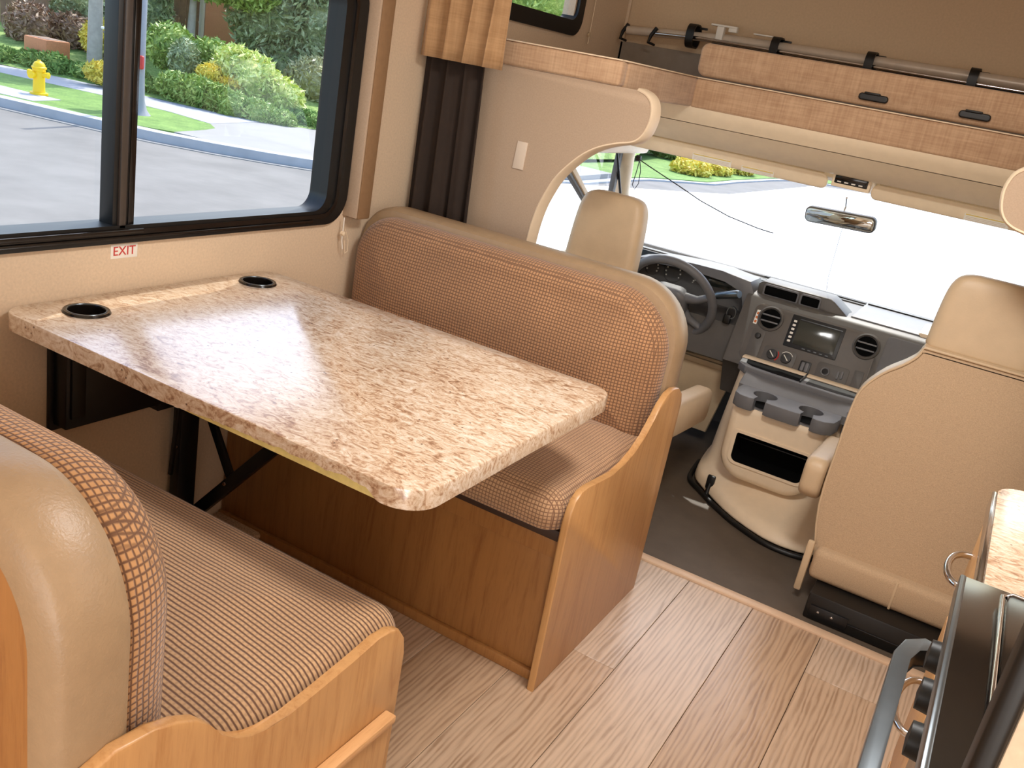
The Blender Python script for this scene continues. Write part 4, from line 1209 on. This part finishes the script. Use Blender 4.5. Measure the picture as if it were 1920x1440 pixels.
# rising planted bank beyond the sidewalk
B0 = SF
B1 = [(-60, 8), (-25, 17), (-22.5, 18), (-20, 19.5), (-18, 20.5), (-16.5, 21.5), (-15, 23), (-14, 25), (-12, 28), (-11, 30), (-10, 33)]
vs = []; fs = []
for i in range(9):
    t = i / 8
    for a, b in zip(B0, B1): vs.append((a[0] + (b[0] - a[0]) * t, a[1] + (b[1] - a[1]) * t, -.74 + .95 * t ** .8 + random.uniform(-.03, .03)))
nb = len(B0)
for i in range(8):
    for j in range(nb - 1): fs.append((i * nb + j, i * nb + j + 1, (i + 1) * nb + j + 1, (i + 1) * nb + j))
o = from_data('planted_bank', vs, fs, M['bank'], None, True); struct(o, 'green planted bank rising behind the sidewalk', 'bank')
slab('front_lawn', [(-6.8, 19), (-6.8, 20.7), (-6.3, 22.4), (-5.96, 23.4), (-6.0, 26), (-5.9, 29.4), (-5.6, 32.8), (-3.6, 34.1), (2, 35.3), (40, 41.4), (40, 60), (-30, 60), (-30, 24), (-9, 19)], -.84, M['grass'], 'bright lawn beyond the street ahead of the cab', 'lawn', .1)

def foliage_mesh(name, blobs, n, size, mat, parent=None, seed=1, asp=1.7):
    rd_ = random.Random(seed)
    vs, fs = [], []
    tot = sum(b[3] * b[4] + b[4] * b[5] for b in blobs)
    for (x, y, z, rx, ry, rz) in blobs:
        # inner mass
        k0 = len(vs)
        for i in range(7):
            th = PI * i / 6
            for j in range(10):
                ph = 2 * PI * j / 10
                s = .80 + rd_.uniform(-.05, .05)
                vs.append((x + rx * s * math.sin(th) * math.cos(ph), y + ry * s * math.sin(th) * math.sin(ph), z + rz * s * math.cos(th)))
        for i in range(6):
            for j in range(10):
                l_ = (j + 1) % 10
                fs.append((k0 + i * 10 + j, k0 + i * 10 + l_, k0 + (i + 1) * 10 + l_, k0 + (i + 1) * 10 + j))
        m = int(n * (rx * ry + ry * rz) / tot)
        for _ in range(m):
            v = Vector((rd_.gauss(0, 1), rd_.gauss(0, 1), rd_.gauss(0, 1))).normalized()
            r = rd_.uniform(.80, 1.08)
            c = Vector((x + v.x * rx * r, y + v.y * ry * r, z + v.z * rz * r))
            d1 = Vector((rd_.gauss(0, 1), rd_.gauss(0, 1), rd_.gauss(0, 1))).normalized()
            d2 = d1.orthogonal().normalized(); d2.rotate(Matrix.Rotation(rd_.uniform(0, 6.28), 3, d1))
            s = size * rd_.uniform(.6, 1.3)
            k0_ = len(vs)
            vs += [c - d1 * s * asp, c + d2 * s * .5, c + d1 * s * asp, c - d2 * s * .5]
            fs.append((k0_, k0_ + 1, k0_ + 2, k0_ + 3))
    me = bpy.data.meshes.new(name)
    me.from_pydata([tuple(v) for v in vs], [], fs); me.update()
    return link(name, me, mat, parent)
def bush(name, label, blobs, n, size, mat, cat='bush', group=None, seed=1):
    return tag(foliage_mesh(name, blobs, n, size, M[mat], None, seed), label, cat, group)
def tree(label, base, blobs, n, size, mat, tr, seed, leaf='foliage'):
    t = thing('tree', label, 'tree', base)
    x, y, z = base
    top = max(b[2] for b in blobs)
    tube('trunk', [(x, y, z), (x + .05, y, z + (top - z) * .4), (x, y + .1, top)], [tr * 1.5, tr, tr * .6], M['bark'], t, False, 10)
    f = foliage_mesh('foliage', blobs, n, size, M[mat], t, seed)
    f['kind'] = 'stuff'
    return t
bush('trimmed_hedge', 'clipped rounded green hedge at the end of the sidewalk', [(-13.0, 12.9, -.62, .55, .35, .34), (-12.5, 13.1, -.64, .5, .35, .30), (-12.05, 13.35, -.68, .35, .3, .22)], 3500, .035, 'lfmid', 'hedge', seed=3)
bush('variegated_shrub', 'yellow and green variegated shrub behind the clipped hedge', [(-13.55, 13.9, -.15, .75, .6, .62), (-13.0, 14.2, -.35, .6, .5, .45), (-13.9, 13.8, .05, .5, .5, .5)], 3800, .06, 'lfvar', seed=4)
tree('large dark drooping tree in the middle of the window view', (-16.2, 17.6, -.5), [(-16.4, 17.4, 1.3, 1.2, 1.0, 1.2), (-15.3, 18.0, 1.2, 1.1, .9, 1.3), (-14.6, 18.6, 1.0, .9, .8, 1.1), (-16.0, 17.6, .2, 1.1, .8, .8), (-15.0, 18.0, .1, 1.1, .8, .8), (-15.6, 18, 2.6, 1.6, 1.2, 1.1)], 15000, .075, 'lfdark', .18, 5)
bush('olive_shrub', 'grey olive shrub mass right of the dark tree', [(-13.6, 16.1, -.05, .85, .6, .6), (-12.9, 16.6, -.1, .8, .6, .6), (-12.2, 17.0, -.25, .7, .6, .5)], 5200, .05, 'lfolive', seed=6)
bush('olive_shrub', 'tall loose olive shrub in front of the grey house', [(-13.6, 18.6, .6, .8, .7, 1.0), (-12.6, 19.4, .3, .7, .6, .7)], 3600, .06, 'lfolive', seed=7)
bush('round_shrub', 'dark rounded shrub behind the street post', [(-14.9, 13.3, .05, .33, .3, .45)], 1300, .04, 'lfdark', seed=8)
bush('round_shrub', 'bright green shrub in front of the tan house wall', [(-15.7, 13.6, .25, .6, .5, .5), (-15.1, 14.2, .2, .5, .4, .4), (-14.3, 14.2, .1, .5, .4, .45)], 3000, .05, 'lfmid', seed=9)
bush('leafy_bush', 'green leafy bush at the sidewalk edge behind the post', [(-13.9, 12.75, -.45, .6, .3, .32), (-13.4, 12.85, -.5, .5, .3, .28), (-14.4, 12.7, -.45, .5, .3, .3)], 3400, .045, 'lfmid', seed=10)
bush('yellow_bush', 'yellow flowering bush behind the leafy bush', [(-14.0, 13.2, -.1, .3, .25, .22), (-13.6, 13.4, -.2, .3, .25, .18)], 1300, .04, 'lfyel', seed=11)
bush('ground_cover', 'low mixed ground cover along the left part of the sidewalk', [(-18.9 + i * .62, 11.75 + i * .19 + (i % 2) * .12, -.62, .5, .35, .22 + .05 * (i % 3)) for i in range(8)], 6000, .045, 'bank', 'plants', seed=12)
bush('yellow_bush', 'yellow green bush in front of the pale tree trunk', [(-18.4, 13.9, .05, .5, .4, .42)], 1500, .05, 'lfyel', seed=13)
bush('russet_shrub', 'brown russet shrub at the far left in front of the fence', [(-20.6, 13.6, .0, .8, .5, .55), (-19.8, 14.2, .0, .7, .5, .5), (-19.0, 14.4, -.1, .6, .5, .4)], 4200, .05, 'lfred', seed=14)
bush('fern_shrub', 'dark green feathery shrub along the wooden fence', [(-20.3, 14.6, .55, .7, .5, .5), (-19.2, 15.2, .6, .7, .5, .55), (-18.5, 15.3, .8, .6, .5, .8)], 4600, .06, 'lfdark', seed=15)
tree('green street tree whose crown hangs above the tan wall', (-17.6, 15.8, -.4), [(-17.2, 15.9, 2.1, 1.3, 1.0, .75), (-18.4, 15.5, 2.2, 1.2, 1.0, .8), (-16.2, 16.3, 1.9, .8, .8, .6)], 8000, .06, 'lfmid', .1, 16)
pt = thing('palm_trunk_tree', 'pale straight tree trunk left of the window bar', 'tree', (-17.45, 13.0, -.55))
tube('trunk', [(-17.45, 13.0, -.6), (-17.45, 13.0, 1.0), (-17.5, 13.0, 2.6)], [.17, .15, .14], M['bark'], pt, False, 14)
f = foliage_mesh('foliage', [(-17.5, 13, 3.2, 1.4, 1.2, .8)], 4000, .06, M['lfmid'], pt, 17); f['kind'] = 'stuff'
tree('green tree behind the grey house at upper right of the window', (-16.5, 30.5, -.2), [(-15.6, 30.2, 3.6, 2.4, 1.5, 1.3), (-19, 31, 3.6, 2.4, 1.5, 1.6)], 5000, .09, 'lfmid', .15, 18)
bush('grass_clump', 'tall grass clumps on the slope at the right of the hedge', [(-12.0, 14.2, -.66, .7, .5, .22), (-11.2, 15.0, -.66, .7, .5, .22), (-10.6, 15.9, -.62, .7, .5, .22)], 4200, .04, 'grass', 'grass', seed=19)

# hydrant
hy = thing('fire_hydrant', 'yellow fire hydrant standing on the lawn strip beside the sidewalk', 'hydrant', (-14.12, 9.38, -.745))
hx, hyy, hz = -14.12, 9.38, -.745
lathe('barrel', [(.001, 0), (.15, 0), (.15, .04), (.105, .05), (.10, .10), (.095, .40), (.11, .41), (.11, .45), (.125, .455), (.125, .48), (.105, .49), (.10, .52), (.075, .56), (.03, .585), (.03, .60), (.001, .60)], (hx, hyy, hz), M['hydrant'], hy, 24)
lathe('side_cap', [(.001, 0), (.045, 0), (.045, .08), (.055, .085), (.055, .115), (.001, .12)], (hx - .08, hyy - .03, hz + .36), M['hydrant'], hy, 16, (-.9, -.4, 0))
lathe('front_cap', [(.001, 0), (.055, 0), (.055, .07), (.068, .075), (.068, .11), (.001, .12)], (hx - .01, hyy - .07, hz + .34), M['hydrant'], hy, 16, (.25, -.97, 0))
lathe('side_cap', [(.001, 0), (.045, 0), (.045, .07), (.055, .075), (.055, .10), (.001, .11)], (hx + .08, hyy + .03, hz + .36), M['hydrant'], hy, 16, (.9, .4, 0))
# street post with mailbox
po = thing('street_post', 'grey street post with flared foot right behind the window bar', 'post', (-12.42, 10.17, -.75))
tube('shaft', [(-12.42, 10.17, -.75), (-12.42, 10.17, -.66), (-12.42, 10.17, -.50), (-12.42, 10.17, -.1), (-12.42, 10.17, 3.5)], [.19, .12, .075, .06, .05], M['grey'], po, False, 14)
box('red_reflector', (-12.46, 10.02, .04), (-12.24, 10.09, .27), M['red'], po, .03, 3)['label'] = 'red reflector'
mb = thing('mailbox', 'grey mailbox with white lid on a post left of the window bar', 'mailbox', (-12.9, 9.9, -.75))
box('post', (-12.80, 9.93, -.75), (-12.72, 10.01, .26), M['grey'], mb, .01)
prism('box_body', [(-12.98, .55), (-12.52, .62), (-12.50, .32), (-12.62, .26), (-12.85, .34)], 'y', 9.80, 10.10, M['grey'], mb, .01)
box('lid', (-13.02, 9.78, .585), (-12.48, 10.12, .625), M['white'], mb, .01)
pn_ = thing('reflection_stand_in', 'orange box standing in for a glass reflection behind the hydrant', 'reflection_stand_in', (-15.9, 10.9, -.7))  # orange box added where a reflection shows in the window glass
bush('yellow_bush', 'small pale yellow plant tuft just behind the hydrant', [(-15.9, 12.0, -.45, .35, .3, .22)], 900, .04, 'lfyel', seed=20)
pn_.location = (-18.3, 12.35, -.6)
box('orange_box', (-18.75, 12.15, -.55), (-17.95, 12.75, -.08), M['terracotta'], pn_, .03)
box('box_top', (-18.70, 12.2, -.10), (-18.0, 12.7, -.07), M['lfred'], pn_, .01)
# fence, walls, house
fc = thing('wooden_fence', 'brown board fence at the far left behind the shrubs', 'fence', (-22, 15, -.4))
fa, fb_ = Vector((-25, 13.2)), Vector((-18.6, 17.2))
nb_ = 44
bm0 = None
for i in range(nb_):
    p = fa.lerp(fb_, i / nb_); q = fa.lerp(fb_, (i + .93) / nb_)
    d = (q - p); nn = Vector((-d.y, d.x)).normalized() * .02
    prism('board', [tuple(p), tuple(q), tuple(q + nn), tuple(p + nn)], 'z', -.5, 1.9 + .02 * (i % 3), M['fencew'], fc)
for i in range(5):
    p = fa.lerp(fb_, i / 4)
    box('post', (p.x - .05, p.y - .18, -.5), (p.x + .05, p.y - .08, 2.0), M['stuccog'], fc, .005)
hs = thing('house', 'tan stucco house wall with tiled roof behind the street post', 'house', (-20, 19, 0))
box('wall', (-22.5, 18.6, -.4), (-17.2, 22.5, 2.0), M['stucco'], hs, .02, rot=Matrix.Rotation(math.radians(28), 3, 'Z'), piv=Vector((-19.5, 18.6, 0)))
box('roof', (-23.0, 18.1, 2.0), (-16.8, 23.0, 2.25), M['terracotta'], hs, .03, rot=Matrix.Rotation(math.radians(28), 3, 'Z'), piv=Vector((-19.5, 18.6, 0)))
bw = box('window', (-20.9, 18.56, .7), (-20.0, 18.62, 1.6), M['paper'], hs, .01, rot=Matrix.Rotation(math.radians(28), 3, 'Z'), piv=Vector((-19.5, 18.6, 0)))
box('pane', (-20.84, 18.54, .76), (-20.06, 18.57, 1.54), M['screen'], bw, .002, rot=Matrix.Rotation(math.radians(28), 3, 'Z'), piv=Vector((-19.5, 18.6, 0)))
hs2 = thing('house', 'grey stucco house at the upper right of the window view', 'house', (-15, 27, 0))
rz = Matrix.Rotation(math.radians(0), 3, 'Z'); pv = Vector((-17, 23, 0))
box('wall', (-16.6, 23.6, -.3), (-10.5, 28, 1.75), M['stuccog'], hs2, .02, rot=rz, piv=pv)
box('roof', (-16.9, 23.3, 1.75), (-10.2, 28.3, 1.95), M['paper'], hs2, .03, rot=rz, piv=pv)
bw = box('door', (-15.4, 23.54, -.2), (-14.6, 23.6, 1.4), M['fencew'], hs2, .01, rot=rz, piv=pv)
# planting ahead of the cab
bush('far_hedge', 'dark green hedge beyond the lawn ahead of the cab', [(-14 + i * 2.6, 37 + i * .6, -.1, 1.9, 1.2, 1.25) for i in range(10)], 9000, .12, 'lfdark', 'hedge', seed=21)
bush('yellow_bush', 'yellow flowering shrubs on the lawn ahead of the cab', [(-6.9, 24.6, -.68, .55, .7, .26), (-6.8, 26.4, -.66, .5, .8, .27), (-6.7, 28.6, -.64, .5, .9, .28), (-6.6, 31, -.62, .5, .9, .3)], 3800, .07, 'lfyel', seed=22)
bush('leafy_bush', 'round green bushes on the lawn left of the yellow shrubs', [(-9.6, 24.5, -.45, .8, .7, .45), (-9.0, 28.5, -.4, .9, .8, .5)], 3800, .08, 'lfmid', seed=23)
bush('leafy_bush', 'tall green bushes seen through the left door window', [(-11.5, 22.5, -.2, 1.2, .9, .8), (-10.3, 24.0, -.2, 1.1, .9, .8)], 4000, .08, 'lfmid', seed=24)
bush('tall_hedge', 'distant tree line closing the view to the left of the houses', [(-34 + i * 3.2, 22 + i * 3.0, 1.2, 2.6, 2.2, 3.0) for i in range(7)], 9000, .16, 'lfdark', 'trees', seed=25)
